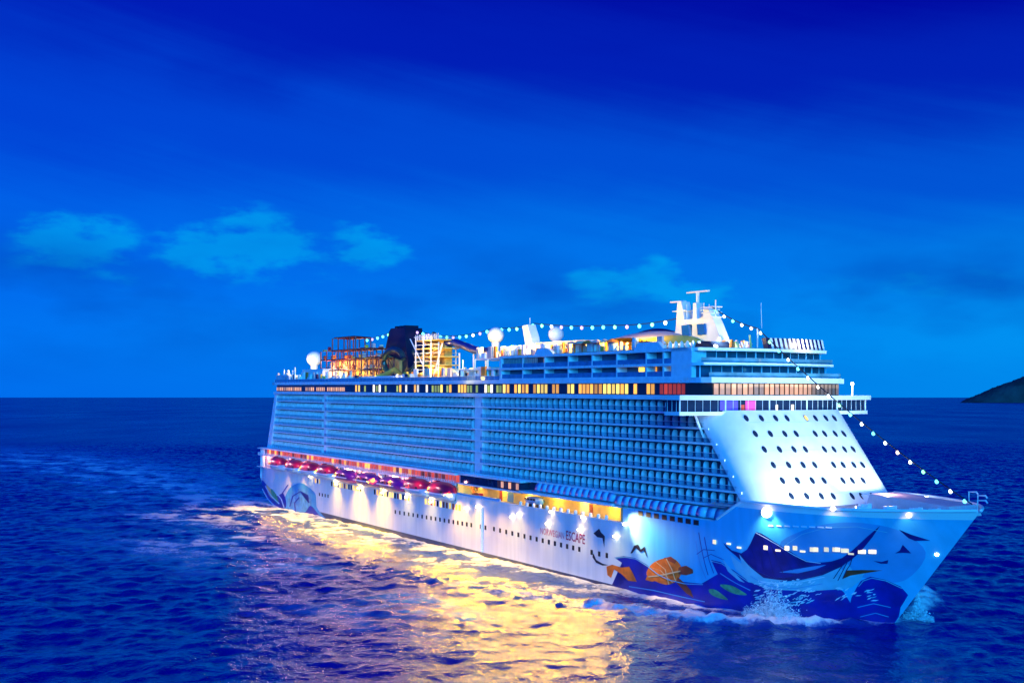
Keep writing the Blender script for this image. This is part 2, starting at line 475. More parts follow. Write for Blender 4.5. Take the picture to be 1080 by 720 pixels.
def pick():
    r_ = random.random(); return 1 if r_ < .22 else (2 if r_ < .42 else 0)
protos = []
for var in range(3):
    b = MB(); bay_shapes(b, 0, 0, var, False); protos.append(b.mesh("balcony", BMATS))
rb = MB(); rb.box(-BAY + .1, -.1, -18.5, -18.44, .12, 1.12, 0); rb.tube([(-BAY + .1, -18.47, 1.16), (-.1, -18.47, 1.16)], .05, 5, 1)
rmesh = rb.mesh("railing", [clearg, whiteb])
far = MB(); nn = 0
for z in ROWS:
    e = row_end(z); k = 0
    while e - k * BAY > -270 - (41 - z) * .35:
        u = e - k * BAY
        pil = abs(u + 107.5) < 2.2 or abs(u + 219) < 1.4
        if not pil:
            if k < 14:
                o = link("balcony", protos[pick()], ship, (u, 0, z)); link("railing", rmesh, o)
            else: bay_shapes(far, u, z, pick())
        k += 1
fo = far.build("balcony_row", BMATS, ship); fo["kind"] = "stuff"
for a, c in ((-109.6, -105.4), (-220.2, -218)): MB().box(a, c, -18.35, -16.4, 20.6, 41).build("pilaster", paleb, ship)

# lower forward row of balconies wrapped in a rounded white-blue casing
l8 = MB(); l8.box(-44, -8, -19.6, -16.5, 17.2, 17.55); l8.box(-44, -6, -19.2, -16.5, 20.15, 20.42); l8.build("lower_slab", paleb, ship)
pr = MB()
n = 8; prof = [(-20.1 + 1.1 * (1 - math.cos(math.pi / 2 * i / n)), .3 + 2.0 * math.sin(math.pi / 2 * i / n)) for i in range(n + 1)]
pr.add([(-1.1 + .35 * 0, -17, .1)] + [(-1.15, t, h_) for t, h_ in prof] + [(-1.15, -17, 2.3)] + [(1.15, -17, .1)] + [(1.15, t, h_) for t, h_ in prof] + [(1.15, -17, 2.3)],
       [tuple(range(n + 3)), tuple(range(2 * n + 5, n + 2, -1))] + [(i, n + 3 + i, n + 3 + (i + 1) % (n + 3), (i + 1) % (n + 3)) for i in range(n + 3)])
podm = pr.mesh("lower_balcony", [mat("pod_panel", (.36, .60, .76), .3)], True)
for k in range(14): link("lower_balcony", podm, ship, (-41.6 + k * 2.55, .5 if k < 12 else 1.0, 17.5))
# pink-lit row above the open working deck
for k in range(27): link("lower_balcony", podm, ship, (-112 + k * 2.57, .9, 17.9)) if k > 13 else None
cs = MB(); cs.box(-83, -43, -20.3, -16, 17.35, 17.9); cs.box(-116.5, -83, -19.9, -16, 17.1, 17.5); cs.box(-116.5, -83, -19.9, -16, 19.7, 20.15)
cs.build("recess_canopy", white, ship)
lw = MB(); lw.box(-116, -84, -19.3, -16, 17.5, 19.7); lw.build("lounge_window", darkg, ship)
for k in range(6):
    b = MB(); b.box(-95.5 + k * 1.9, -94.2 + k * 1.9, -19.36, -19.28, 17.8, 19.4); b.build("lit_window", lite_p if k % 2 else rust, ship)

# ---- long ledge under the lounge deck and the lit lounge band
ld = MB()
ld.box(-272, -16.8, -19.0, -16, 41.0, 41.95); ld.box(-272, -12, 16, 18.6, 41.0, 41.95)
ld.box(-274, -16, -18.7, -16, 44.5, 45.5); ld.box(-274, -12, 16, 18.5, 44.5, 45.5); ld.box(-274, -271, -18.7, 18.6, 44.5, 45.5)
ld.build("deck_ledge", paleb, ship)
lb = MB(); lb.box(-271.5, -16, -17.7, 17.7, 41.9, 44.6); lb.build("lounge_band", mat("lounge_dark", (.015, .03, .05), .15), ship)
top = MB(); top.box(-274, -14, -18.2, 18.2, 44.95, 45.3); top.build("pool_deck", deckm, ship)
wb = {m.name: MB().box(-.52, .52, -17.82, -17.72, 42.15, 44.3).mesh("lounge_window", m) for m in (lite_o, lite_y, lite_r, lite_p, lite_w, darkg)}
def lounge(px):
    return at_t(px, 410, -17.8)[0]
x = 531.0
while x < 722:
    u = lounge(x); c = "lit_amber"
    if x < 590: c = random.choice(["lit_yellow", "lit_amber", "lit_yellow", "dark_glass"])
    elif x < 608: c = random.choice(["lit_yellow", "dark_glass"])
    elif x < 636: c = "lit_amber"
    elif x < 662: c = random.choice(["lit_yellow", "lit_amber"])
    elif x < 668: c = "dark_glass"
    elif x < 673: c = "lit_amber"
    elif x < 680: c = "dark_glass"
    elif x < 689: c = "lit_amber"
    elif x < 696: c = "dark_glass"
    else: c = "lit_red"
    if c != "dark_glass": link("lounge_window", wb[c], ship, (u, 0, 0))
    x += 4.0 if x < 620 else 4.6
gl = mat("glint_green", (.2, .3, .1), .4, emit=(.55, .62, .06), power=.7)
wb[gl.name] = MB().box(-.5, .5, -17.82, -17.72, 42.2, 44.1).mesh("lounge_window", gl)
wb["small"] = MB().box(-.45, .45, -17.82, -17.72, 42.3, 43.6).mesh("lounge_window", lite_p)
for x in np.arange(292, 364, 1.9):
    if random.random() < .8: link("lounge_window", wb["small"], ship, (lounge(x), 0, 0))
for x in np.arange(372, 530, 3.1):
    if random.random() < .62: link("lounge_window", wb[random.choice(["lit_yellow", gl.name, "lit_warm_white", "lit_amber", gl.name])], ship, (lounge(x), 0, 0))
# thin rail lines at the pool deck edge
ra = MB()
for z in (46.0, 46.55): ra.tube([(-273, -18.3, z), (-96, -18.3, z)], .05, 5)
for u in np.arange(-273, -96, 3): ra.tube([(u, -18.3, 45.4), (u, -18.3, 46.6)], .05, 4)
ra.box(-272.5, -96, -18.33, -18.29, 45.5, 46.5, 1)
ra.build("deck_railing", [white, railg], ship)

# ---- suite block (two decks of wide verandas) and the glazed forward lounges
sb = MB(); sb.box(-95, -24, -15.8, 17.8, 45.5, 51.4); sb.build("suite_block", mat("suite_wall", (.05, .13, .26), .3), ship)
sf = MB()
for z0, z1 in ((45.5, 45.85), (48.0, 48.55), (51.0, 51.6)): sf.box(-96, -17.5, -18.6, -15.5, z0, z1)
for z0 in (48.0, 51.0): sf.box(-96, -17.5, 15.5, 18.5, z0, z0 + .55)
sf.box(-96, -95, -18.55, 18, 45.85, 51); sf.box(-24, -17.5, -18.55, -14, 45.85, 51)
sf.prism([(-79, 51.6), (-77.5, 53), (-72.5, 53), (-70, 51.6)], -18.4, -17.6); sf.prism([(-37.5, 51.6), (-36, 53.2), (-29, 53.2), (-27, 51.6)], -18.4, -17.6)
sf.build("suite_frame", paleb, ship)
bays = [527, 551, 574, 597, 623, 648, 679, 700]
vd = MB()
vd.box(-.24, .24, -18.45, -15.6, 45.85, 51); vd = vd.mesh("veranda_divider", paleb)
for px in (551, 574, 599, 624, 650, 681, 699, 708, 716): link("veranda_divider", vd, ship, (at_t(px, 390, -18.3)[0], 0, 0))
sg = MB()
for z in (45.85, 48.55): sg.box(-94.8, -24.2, -18.4, -18.34, z, z + 1.05)
sg.build("veranda_glass", railg, ship)
for (px, py, m) in ((575.5, 380, lite_y), (676, 394, lite_y), (689, 394, lite_o), (709, 394, lite_y)):
    u, z = at_t(px, py, -15.9); b = MB(); b.box(u - .9, u + .9, -16.1, -15.85, 48.7 if py < 385 else 46.1, 50.6 if py < 385 else 47.9); b.build("suite_door", m, ship)
sl = MB()
for u in np.linspace(-94, -78, 22): sl.box(u - .1, u + .12, -18.3, -18.1, 48.6, 50.9)
sl.build("veranda_slats", mat("slat_grey", (.25, .3, .33), .5), ship)

def fwd(uc, ut, halfw, bow=1.2, back=-30.0):      # plan outline of a forward deck: bowed front between two tips
    pts = [(back, -halfw), (ut - 2.2, -halfw)]
    for t in np.linspace(-halfw + .8, halfw - .8, 15): pts.append((ut + (uc - ut) * (1 - (t / halfw) ** 2), t))
    return pts + [(ut - 2.2, halfw), (back, halfw)]
# bridge
bu = MB(); bu.slab([(-17, -25.8), (-12.2, -25.8), (-11.0, -18), (-9.2, -8), (-8.6, 0), (-9.2, 8), (-11, 18), (-12.2, 25.8), (-17, 25.8), (-19, 18), (-19, -18)], 38.0, 38.75)
bu.build("bridge_floor", white, ship)
bg_ = MB(); bg_.slab([(-17, -25.4), (-12.6, -25.4), (-11.4, -18), (-9.6, -8), (-9.0, 0), (-9.6, 8), (-11.4, 18), (-12.6, 25.4), (-17, 25.4), (-19, 18), (-19, -18)], 38.7, 41.1)
bg_.build("bridge_windows", darkg, ship)
bt = MB(); bt.slab([(-17.4, -26.2), (-11.6, -26.2), (-10.3, -18), (-8.5, -8), (-7.9, 0), (-8.5, 8), (-10.3, 18), (-11.6, 26.2), (-17.4, 26.2), (-20, 18.4), (-20, -18.4)], 41.05, 42.0)
bt.build("bridge_roof", white, ship)
mu = MB(); path = [(-12.55, -25.45), (-11.35, -18), (-9.55, -8), (-8.95, 0), (-9.55, 8), (-11.35, 18), (-12.55, 25.45)]
def along(path, s):
    L_ = [math.dist(path[i], path[i + 1]) for i in range(len(path) - 1)]; d = s * sum(L_)
    for i, l in enumerate(L_):
        if d <= l or i == len(L_) - 1:
            f = d / l; return (path[i][0] + (path[i + 1][0] - path[i][0]) * f, path[i][1] + (path[i + 1][1] - path[i][1]) * f)
        d -= l
mlm = [MB().tube([(0, 0, 38.7), (0, 0, 41.1)], r_, 4).mesh("mullion", paleb) for r_ in (.05, .18)]
for i in range(31):
    a = along(path, i / 30); link("mullion", mlm[0 if i % 6 else 1], ship, (a[0] + .05, a[1], 0))
for u in (-16.5, -15, -13.6): link("mullion", mlm[0], ship, (u, -25.45, 0))
for t0, t1, m in ((-16.5, -12.5, lite_b), (-11.8, -11, lite_r), (-10.8, -8.4, lite_m), (-3.5, -3, lite_w), (.5, 1.2, lite_w)):
    a = along(path, (t0 + 25.45) / 50.9); c = along(path, (t1 + 25.45) / 50.9)
    b = MB(); b.add([(a[0] + .04, a[1], 39.0), (c[0] + .04, c[1], 39.0), (c[0] + .04, c[1], 40.9 if t1 - t0 > 1 else 40.1), (a[0] + .04, a[1], 40.9 if t1 - t0 > 1 else 40.1)], [(0, 1, 2, 3)])
    b.build("lit_window", m, ship)
for sd in (-1, 1): MB().tube([(-14.5, sd * 20, 37.9), (-14, sd * 18.2, 33.5)], .25, 5).build("wing_brace", white, ship)
hn_ = MB(); hn_.tube([(-13, 22, 42), (-13, 22, 44.2)], .12, 6); hn_.ball((-13, 22, 44.5), .35, 8); hn_.build("wing_light", lampw, ship)
# lounge front (peach curtains) and two glazed decks above
f1 = MB(); f1.slab(fwd(-10.6, -12.6, 18.2, back=-20), 41.95, 44.5); f1.build("lounge_front", mat("lounge_dark2", (.06, .03, .02), .3), ship)
pth = [(-12.5 + 2.0 * (1 - (t / 18.2) ** 2) + .06, t) for t in np.linspace(-17.3, 17.3, 27)]
for i in range(26):
    (a, b_), (c, d) = pth[i], pth[i + 1]
    q = MB(); f_ = .12
    q.add([(a + (c - a) * f_, b_ + (d - b_) * f_, 42.15), (c - (c - a) * f_, d - (d - b_) * f_, 42.15), (c - (c - a) * f_, d - (d - b_) * f_, 44.3), (a + (c - a) * f_, b_ + (d - b_) * f_, 44.3)], [(0, 1, 2, 3)])
    q.build("front_lounge_window", lite_p if i < 19 else mat("peach_dim", (.3, .18, .12), .3, emit=(1, .5, .25), power=.25), ship)
f2 = MB(); f2.slab(fwd(-10.2, -12.2, 18.7, back=-20), 44.5, 45.6); f2.slab(fwd(-12.6, -14.6, 18.7, back=-18), 48.0, 48.6); f2.slab(fwd(-14.8, -16.6, 18.6, back=-24), 51.0, 51.65)
f2.build("forward_deck_slab", paleb, ship)
f3 = MB(); f3.slab(fwd(-14.6, -16.4, 17.8, back=-24), 45.6, 48.0); f3.slab(fwd(-16.4, -18.0, 17.8, back=-25), 48.6, 51.0); f3.build("forward_glazing", mat("forward_glass", (.03, .09, .17), .08, vary=.7, scale=.25), ship)
for (uc, ut, z0, z1) in ((-14.6, -16.4, 45.6, 48.0), (-16.4, -18.0, 48.6, 51.0)):
    gm = [MB().tube([(0, 0, z0), (0, 0, z1)], r_, 4).mesh("mullion", paleb) for r_ in (.2, .1)]
    for i, t in enumerate(np.linspace(-17.4, 17.4, 15)):
        link("mullion", gm[min(i % 3, 1)], ship, (ut + (uc - ut) * (1 - (t / 17.8) ** 2) + .08, t, 0))
f5 = MB()
for (uc, ut, z0) in ((-10.6, -12.6, 45.6), (-13.0, -15.0, 48.6)):
    f5.grid([[(ut + (uc - ut) * (1 - (t / 18.2) ** 2), t, z0 + d) for t in np.linspace(-18.1, 18.1, 17)] for d in (0, 1.0)])
f5.build("terrace_glass", mat("terrace_glass", (.10, .30, .42), .08, vary=.5, scale=.3), ship)
# sun deck on top
td = MB(); td.slab(fwd(-15, -16.8, 18.2, back=-95), 51.6, 51.75); td.build("sun_deck", deckm, ship)

# ================================================================== PROMENADE AND LIFEBOAT DECK
pm = MB(); pm.box(-283, -117, -20.6, -16, 19.45, 20.0); pm.box(-287, -283, -20.4, 20, 19.3, 19.7); pm.build("promenade_roof", white, ship)
pw = MB(); pw.box(-284, -116.5, -18.3, 18.3, 12.3, 19.5); pw.build("promenade_wall", mat("promenade_paint", (.66, .50, .54), .5, scale=.4), ship)
pf = MB(); pf.box(-286, -117, -20.5, -18.2, 16.75, 17.1); pf.build("promenade_floor", white, ship)
vm = {m.name: MB().box(-.85, .85, -18.42, -18.32, 17.35, 19.3).mesh("promenade_window", m) for m in (lite_r, lite_o, rust, lite_m)}
for u in np.arange(-280, -118, 2.2):
    link("promenade_window", vm[random.choice(["lit_red", "lit_red", "lit_amber", "rust_red_steel", "lit_red"])], ship, (u, 0, 0))
pr_ = MB()
for z in (17.5, 17.95): pr_.tube([(-286, -20.4, z), (-117, -20.4, z)], .06, 5)
for u in np.arange(-286, -117, 1.4): pr_.box(u - .07, u + .07, -20.46, -20.34, 17.1, 18.0 if int(u * 10) % 42 else 19.45)
pr_.build("promenade_railing", white, ship)
# lit openings under the boats, in the top strake of the hull
om = {m.name: MB().box(-.55, .55, -20.78, -20.72, 10.1, 11.7).mesh("hull_opening", [m]) for m in (lite_y, lite_o, darkg, rust)}
for u in np.arange(-222, -112, 1.9):
    if (int(u) // 9) % 4 == 0: continue
    link("hull_opening", om[random.choice(["lit_yellow", "lit_amber", "lit_yellow", "dark_glass", "rust_red_steel"])], ship, (u, 0, 0))
rl = MB(); rl.box(-286, -116, -20.95, -20.6, 12.2, 12.5); rl.box(-116, -38.2, -20.95, -20.6, 14.1, 14.4); rl.build("rubbing_strake", white, ship)
# stern mooring frames
sf_ = MB()
for t in (-18.4, -10, 0, 10, 18.4):
    sf_.tube([(-287.6, t, 7.5), (-287.6, t, 19.3)], .55, 6)
sf_.tube([(-287.3, -18.4, 12.5), (-287.3, 18.4, 12.5)], .4, 6); sf_.tube([(-287.6, -18.6, 7.4), (-287.6, 18.4, 7.4)], .6, 6)
sf_.tube([(-282, -19.4, 12.4), (-282, -19.4, 19.3)], .5, 6); sf_.tube([(-284.7, -19.2, 12.4), (-284.7, -19.2, 19.3)], .35, 6)
sf_.build("stern_frame", white, ship)
# davits
dvm = MB(); dvm.box(-.3, .3, -19.6, -18.3, 16.0, 16.6); dvm.box(-.3, .3, -20.6, -20.1, 12.4, 16.75); dvm.box(-.25, .25, -18.9, -18.3, 12.4, 16.2)
dvm = dvm.mesh("davit", white)
# open working deck with a yellow-lit wall
ww = MB(); ww.box(-115.5, -39, -15.6, -14, 13.7, 17.4); ww.box(-39.4, -38.2, -20.3, -14, 13.7, 17.5); ww.box(-116.4, -115.6, -20.3, -14, 13.7, 17.3)
ww.build("working_deck_wall", mat("warm_wall", (.80, .58, .16), .6), ship)
for px, m, w in ((528, rust, .7), (538, mat("blue_door", (.08, .25, .5), .4), 1.5), (617, cream, 2.2), (623, rust, .7)):
    u, z = at_t(px, 533, -15.7); b = MB(); b.box(u - w, u + w, -15.72, -15.62, 13.8, 16.4); b.build("deck_door", m, ship)
bp = MB(); bp.box(-116, -104, -20.6, -20.2, 14.3, 14.9); bp.box(-104, -92, -20.6, -20.25, 14.3, 15.0); bp.build("bulwark_panel", mat("bulwark_blue", (.30, .48, .68), .4), ship)
bk_ = MB()
for k, u in enumerate(np.arange(-82, -42, 3.1)): bk_.lathe((u, -20.3, 14.3), [(.35, 0), (.42, .5), (.35, .9), (.05, 1.0)], 8)
bk_.build("bollards", white, ship)
pp = MB(); pp.tube([(-100.8, -20.95, .5), (-100.8, -20.95, 12)], .35, 6); pp.build("drain_pipe", white, ship)

# portholes along the hull
hw = MB().box(-.42, .42, -.05, .05, -.55, .55).mesh("porthole", black)
def strake(px, py, me=hw, name="porthole", off=.03):
    u, z = hull_pt(px, py); t = -half(u, z) - off
    o = link(name, me, ship, (u, t, z))
    du = -(half(u + .5, z) - half(u - .5, z)); o.rotation_euler = (0, 0, math.atan2(du, 1))
    return o
for i, px in enumerate(np.linspace(417, 497, 18)): strake(px, 539.5 + (px - 417) * .1725)
for i, px in enumerate(np.linspace(521, 611, 15)): strake(px, 557.5 + (px - 521) * .237)
for px, py in ((624, 582), (632, 583.7), (640, 585.3), (512, 556), (507, 555)): strake(px, py)
for px in (337, 340, 343, 346): strake(px, 521 + (px - 337) * .2)
slm = MB().box(-.75, .75, -.06, .06, -.5, .5).mesh("side_window", black)
for px in np.linspace(675.5, 734, 8): strake(px, 541 + (px - 675.5) * .165, slm, "side_window", .05)
bow_l = mat("bow_cabin_light", (.6, .5, .3), .4, emit=(1, .80, .42), power=1.5, vary=.3)
bw = MB().box(-.42, .42, -.05, .05, -.40, .40).mesh("bow_window", bow_l)
bw2 = MB().box(-.5, .5, -.05, .05, -.16, .16).mesh("bow_window", bow_l)
for px, py, k in ((754, 571, 0), (769, 573, 1), (780, 577, 1), (808, 577, 0), (821, 580, 1), (830.5, 577.5, 0), (839, 577.5, 0), (847, 581, 1), (857, 579, 0), (861, 579, 0), (872, 579, 0), (881, 579, 0), (884, 579, 0), (890, 580, 0), (893, 580, 0), (898, 583.6, 1), (908, 581, 0), (911, 581, 0), (919, 581, 0), (922, 581, 0)):
    strake(px, py, bw2 if k else bw, "bow_window", .22)
fl = MB().box(-.55, .55, -.05, .05, -.12, .12).mesh("fairlead_slot", mat("pale_slot", (.7, .75, .8), .4))
for px in np.linspace(813, 874, 8): strake(px, 554 + (px - 813) * .03, fl, "fairlead_slot", .12)
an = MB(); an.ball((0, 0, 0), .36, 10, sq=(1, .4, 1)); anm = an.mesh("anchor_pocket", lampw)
strake(988, 584, anm, "bow_light", .1)

# ================================================================== MURAL (painted shapes on the shell)
def decal(name, pts, m, lift, parent=ship, px=True):
    P_ = [hull_pt(*p) for p in pts] if px else pts
    bm = bmesh.new()
    vs = [bm.verts.new((a, 0, b)) for a, b in P_]
    f = bm.faces.new(vs)
    bmesh.ops.triangulate(bm, faces=[f])
    for _ in range(6):
        e = [e for e in bm.edges if e.calc_length() > 1.3]
        if not e: break
        bmesh.ops.subdivide_edges(bm, edges=e, cuts=1)
        bmesh.ops.triangulate(bm, faces=bm.faces[:])
    for v in bm.verts:
        v.co.x = min(v.co.x, stem(v.co.z) - .04)
        v.co.y = -half(v.co.x, v.co.z) - lift
    bm.normal_update()
    for f in bm.faces:
        if f.normal.y > 0: f.normal_flip()
    me = bpy.data.meshes.new(name); bm.to_mesh(me); bm.free(); me.materials.append(m)
    return link(name, me, parent)
def curve(pts, n=6):                                # closed Catmull-Rom outline
    out = []; k = len(pts)
    for i in range(k):
        p0, p1, p2, p3 = (Vector(pts[(i + d) % k]) for d in (-1, 0, 1, 2))
        for j in range(n):
            s = j / n
            out.append(tuple(.5 * ((2 * p1) + (p2 - p0) * s + (2 * p0 - 5 * p1 + 4 * p2 - p3) * s * s + (3 * p1 - p0 - 3 * p2 + p3) * s ** 3)))
    return out
def stroke(pts, w, m, lift=.1):
    n = len(pts); l, r_ = [], []
    for i, p in enumerate(pts):
        a, b = Vector(pts[max(0, i - 1)]), Vector(pts[min(n - 1, i + 1)]); d = (b - a).normalized(); q = Vector((-d.y, d.x)) * w
        l.append((p[0] + q.x, p[1] + q.y)); r_.append((p[0] - q.x, p[1] - q.y))
    decal("mural_stroke", l + r_[::-1], m, lift)
mb_deep = mat("mural_deep_blue", (.008, .020, .34), .4, vary=.35, scale=.25)
mb_navy = mat("mural_navy", (.008, .012, .16), .4, vary=.4, scale=.3)
mb_mid = mat("mural_mid_blue", (.07, .36, .66), .4, vary=.15, scale=.2)
mb_ora = mat("mural_orange", (.90, .20, .012), .45, vary=.35, scale=.5)
mb_rust = mat("mural_rust", (.40, .06, .02), .45, vary=.3)
mb_gold = mat("mural_gold", (.85, .55, .22), .45)
mb_foam = mat("mural_foam", (.70, .84, .88), .45)
mb_teal = mat("mural_teal", (.20, .58, .70), .45)
mb_green = mat("mural_green", (.12, .42, .18), .45, vary=.4, scale=.9)
mb_blk = mat("mural_black", (.01, .012, .03), .45)
decal("mural_sun_disc", curve([(822, 575), (846, 559), (880, 551), (918, 552), (952, 561), (976, 582), (962, 606), (940, 614), (900, 606), (860, 596)], 4), mb_mid, .03)
decal("mural_wave", [(600, 613.5), (622, 617), (642, 619), (654, 618), (661, 611), (662, 603), (656, 593), (648, 587.5), (658, 586), (670, 588), (682, 595), (692, 603), (704, 609), (720, 613), (740, 615), (752, 612), (757, 605), (755, 596), (750, 590), (760, 592), (774, 601), (788, 611), (806, 614), (830, 612), (856, 611), (876, 612), (890, 624), (900, 640), (905, 653), (890, 656), (860, 655), (800, 654), (740, 648), (690, 640), (640, 629), (605, 620)], mb_deep, .05)
decal("mural_wave", [(903, 620), (908, 612), (918, 607.5), (934, 611), (950, 618), (958, 627), (950, 640), (944, 660), (905, 658), (896, 642), (898, 630)], mb_deep, .07)
decal("mural_spray", [(770, 584), (786, 597), (806, 608), (830, 610), (850, 607), (872, 602), (886, 597), (894, 610), (882, 621), (852, 623), (812, 621), (790, 613), (776, 600)], mb_teal, .08)
decal("mural_billfish", [(758, 563), (763, 572), (772, 580), (782, 583), (788, 579), (792, 572), (797, 560.5), (803, 562), (811, 567), (821, 573.5), (832, 580), (842, 586.5), (850, 590.5), (858, 592.5), (868, 592.5), (877, 591.5), (888, 588), (899, 580), (914, 566), (928, 554), (920, 566), (908, 581), (898, 590), (888, 596), (876, 602), (862, 606), (846, 607.5), (828, 609), (812, 607.5), (800, 602.5), (790, 595), (778, 587), (766, 577)], mat("billfish_blue", (.006, .012, .20), .4, vary=.45, scale=.35), .10)
decal("billfish_back", [(782, 583), (790, 595), (800, 602.5), (812, 607.5), (828, 609), (846, 605), (862, 600), (880, 596), (893, 589), (908, 577), (928, 554), (904, 584), (888, 597), (868, 606), (846, 611), (826, 613), (808, 610.5), (796, 604.5), (786, 595), (776, 585)], mb_navy, .13)
decal("billfish_flank", [(822, 603), (838, 600), (856, 597), (872, 595), (860, 600), (842, 604)], mb_mid, .15)
for a, b_ in (((797, 563), (806, 603)), ((803, 565), (816, 604)), ((811, 569), (826, 604)), ((820, 575), (836, 601)), ((831, 582), (845, 599)), ((792, 576), (798, 599))): stroke([a, ((a[0] + b_[0]) / 2 + 1.5, (a[1] + b_[1]) / 2), b_], .3, mb_navy, .16)
for pts in ([(889, 610), (893, 601), (897, 595), (899, 588)], [(884, 612), (889, 602), (894, 592)], [(878, 612), (884, 603), (890, 594)]): stroke(pts, .45, mb_navy, .16)
decal("mural_bill", [(889, 610), (893, 601), (910, 600.5), (931, 601), (912, 604), (897, 606.5)], mb_rust, .12)
decal("mural_foam_wedge", [(874, 616), (886, 604), (894, 594), (898, 604), (912, 604), (908, 611), (898, 619), (884, 622)], mb_teal, .11)
for k, pts in enumerate(([(780, 584), (790, 596), (806, 609), (830, 612), (800, 613), (786, 606)], [(762, 588), (772, 600), (786, 614), (780, 612), (768, 602)], [(800, 616), (822, 613), (848, 616), (828, 619), (808, 621)], [(870, 605), (884, 612), (876, 618), (868, 612)])):
    decal("mural_spray", pts, mb_teal, .14 + .01 * k)
for k in range(95):
    x = random.uniform(797, 858); y = random.uniform(613, 641) - (x - 797) * .06
    if k > 74: x = random.uniform(884, 925); y = random.uniform(619, 633)
    w = random.uniform(1.4, 4.6); a = random.uniform(-.7, -.1); h_ = random.uniform(.5, 1.2)
    c, s = math.cos(a), math.sin(a)
    decal("mural_fleck", [(x + (i * c - j * s), y + (i * s + j * c)) for i, j in ((-w, 0), (-w * .3, -h_), (w * .4, -h_ * .4), (w, .1), (w * .2, h_), (-w * .5, h_ * .6))], random.choice([mb_foam, mb_teal, mb_foam]), .17)
for pts, w, m in (([(797, 561), (808, 567), (821, 574.5), (838, 585), (851, 591.5), (866, 593.5)], .35, mb_foam), ([(800, 612), (822, 615), (846, 613), (870, 608)], .4, mb_foam), ([(792, 607), (812, 618), (840, 620), (868, 615)], .35, mb_mid),
                  ([(649, 588), (660, 587), (671, 589), (684, 597), (694, 605), (706, 611), (722, 615), (742, 616)], .4, mb_teal), ([(750, 591), (762, 594), (775, 603), (790, 613), (808, 616)], .4, mb_teal), ([(906, 618), (911, 612), (920, 609), (935, 612), (952, 620)], .4, mb_teal),
                  ([(664, 618), (690, 622), (716, 628), (744, 634)], .5, mb_mid), ([(676, 628), (706, 635), (736, 640)], .4, mb_mid), ([(760, 604), (776, 614), (792, 622)], .5, mb_mid), ([(905, 640), (922, 636), (940, 640)], .5, mb_mid), ([(908, 650), (924, 646), (938, 650)], .4, mb_mid),
                  ([(829, 574), (846, 563), (872, 556), (904, 555), (936, 561)], .3, mb_teal)):
    stroke(pts, w, m, .18)
for k in range(20):
    x, y = random.uniform(800, 862), random.uniform(615, 640); L_ = random.uniform(4, 9)
    stroke([(x, y), (x + L_ * .35, y - random.uniform(.8, 2.2)), (x + L_ * .7, y - random.uniform(0, 1.2)), (x + L_, y - random.uniform(1.5, 3.5))], random.uniform(.3, .6), mb_foam, .19)
# turtle, fish and birds
tr = decal("mural_turtle", curve([(683, 607), (684, 599), (691, 592), (703, 588), (713, 590), (719, 599), (716, 610), (706, 616), (695, 614)], 4), mb_ora, .11)
for pts, m in (([(716, 598), (724, 596), (731, 600), (731.5, 604), (724, 606), (716, 605)], mb_rust), ([(700, 588), (708, 586.5), (714, 591), (712, 594)], mb_rust), ([(715, 608), (722, 614), (729, 622), (732, 630), (724, 625), (714, 614)], mb_rust), ([(683, 607), (681, 611), (688, 613), (692, 612)], mb_ora)):
    decal("turtle_limb", pts, m, .13, tr)
for (a, b, c) in (((686, 598), (697, 601), (710, 614)), ((692, 592), (702, 600), (706, 616)), ((703, 588.5), (709, 600), (713, 612))):
    w = .5
    decal("shell_line", [(a[0] - w, a[1]), (b[0] - w, b[1]), (c[0] - w, c[1]), (c[0] + w, c[1]), (b[0] + w, b[1]), (a[0] + w, a[1])], mb_gold, .14, tr)
decal("shell_line", [(684, 607), (695, 606), (718, 601), (718, 602.4), (695, 607.4), (684, 608.2)], mb_gold, .14, tr)
decal("mural_fish", [(640, 597), (646, 595), (656, 598), (664, 597), (668, 604), (672, 613), (663, 612), (656, 605), (648, 600), (645, 609), (641, 606)], mb_ora, .12)
decal("mural_tail", [(626, 583), (629, 590), (636, 594), (642, 595.5), (636, 596), (629, 593), (625, 587)], mb_blk, .09)
decal("mural_fish", curve([(748, 621), (755, 621.5), (763, 627), (768, 632), (758, 630), (750, 626)], 3), mb_green, .12)
decal("mural_fish", curve([(760, 616), (772, 617), (783, 623), (788, 627), (776, 626), (765, 621)], 3), mb_green, .12)
decal("mural_bird", [(626, 562), (632, 557), (634, 561), (638, 565), (637.5, 577), (635.5, 567), (630, 566)], mb_blk, .08)
decal("mural_bird", [(665, 583), (669, 575), (673, 573.5), (676, 579), (680, 576), (683, 588), (679, 580), (676, 582), (671, 577.5), (667, 583)], mb_blk, .08)
for pts in ([(948, 558), (960, 563), (966, 565), (981, 569.5), (965, 570), (958, 567)], [(944, 583), (949, 580), (952, 574), (956, 578), (961, 583), (952, 582.5)], [(921, 591), (930, 592), (937, 590), (936, 594), (929, 594)]):
    decal("mural_bird", pts, mb_navy, .09)
# flowing pen strokes
for pts in ([(737, 561), (741, 583), (747, 606)], [(734, 570), (738, 592), (745, 610)], [(743, 566), (748, 590), (753, 604)], [(735, 584), (742, 579), (754, 580)], [(742, 588), (750, 584), (764, 590)]):
    stroke(pts, .35, mb_mid if pts[0][0] < 735 else mb_deep)
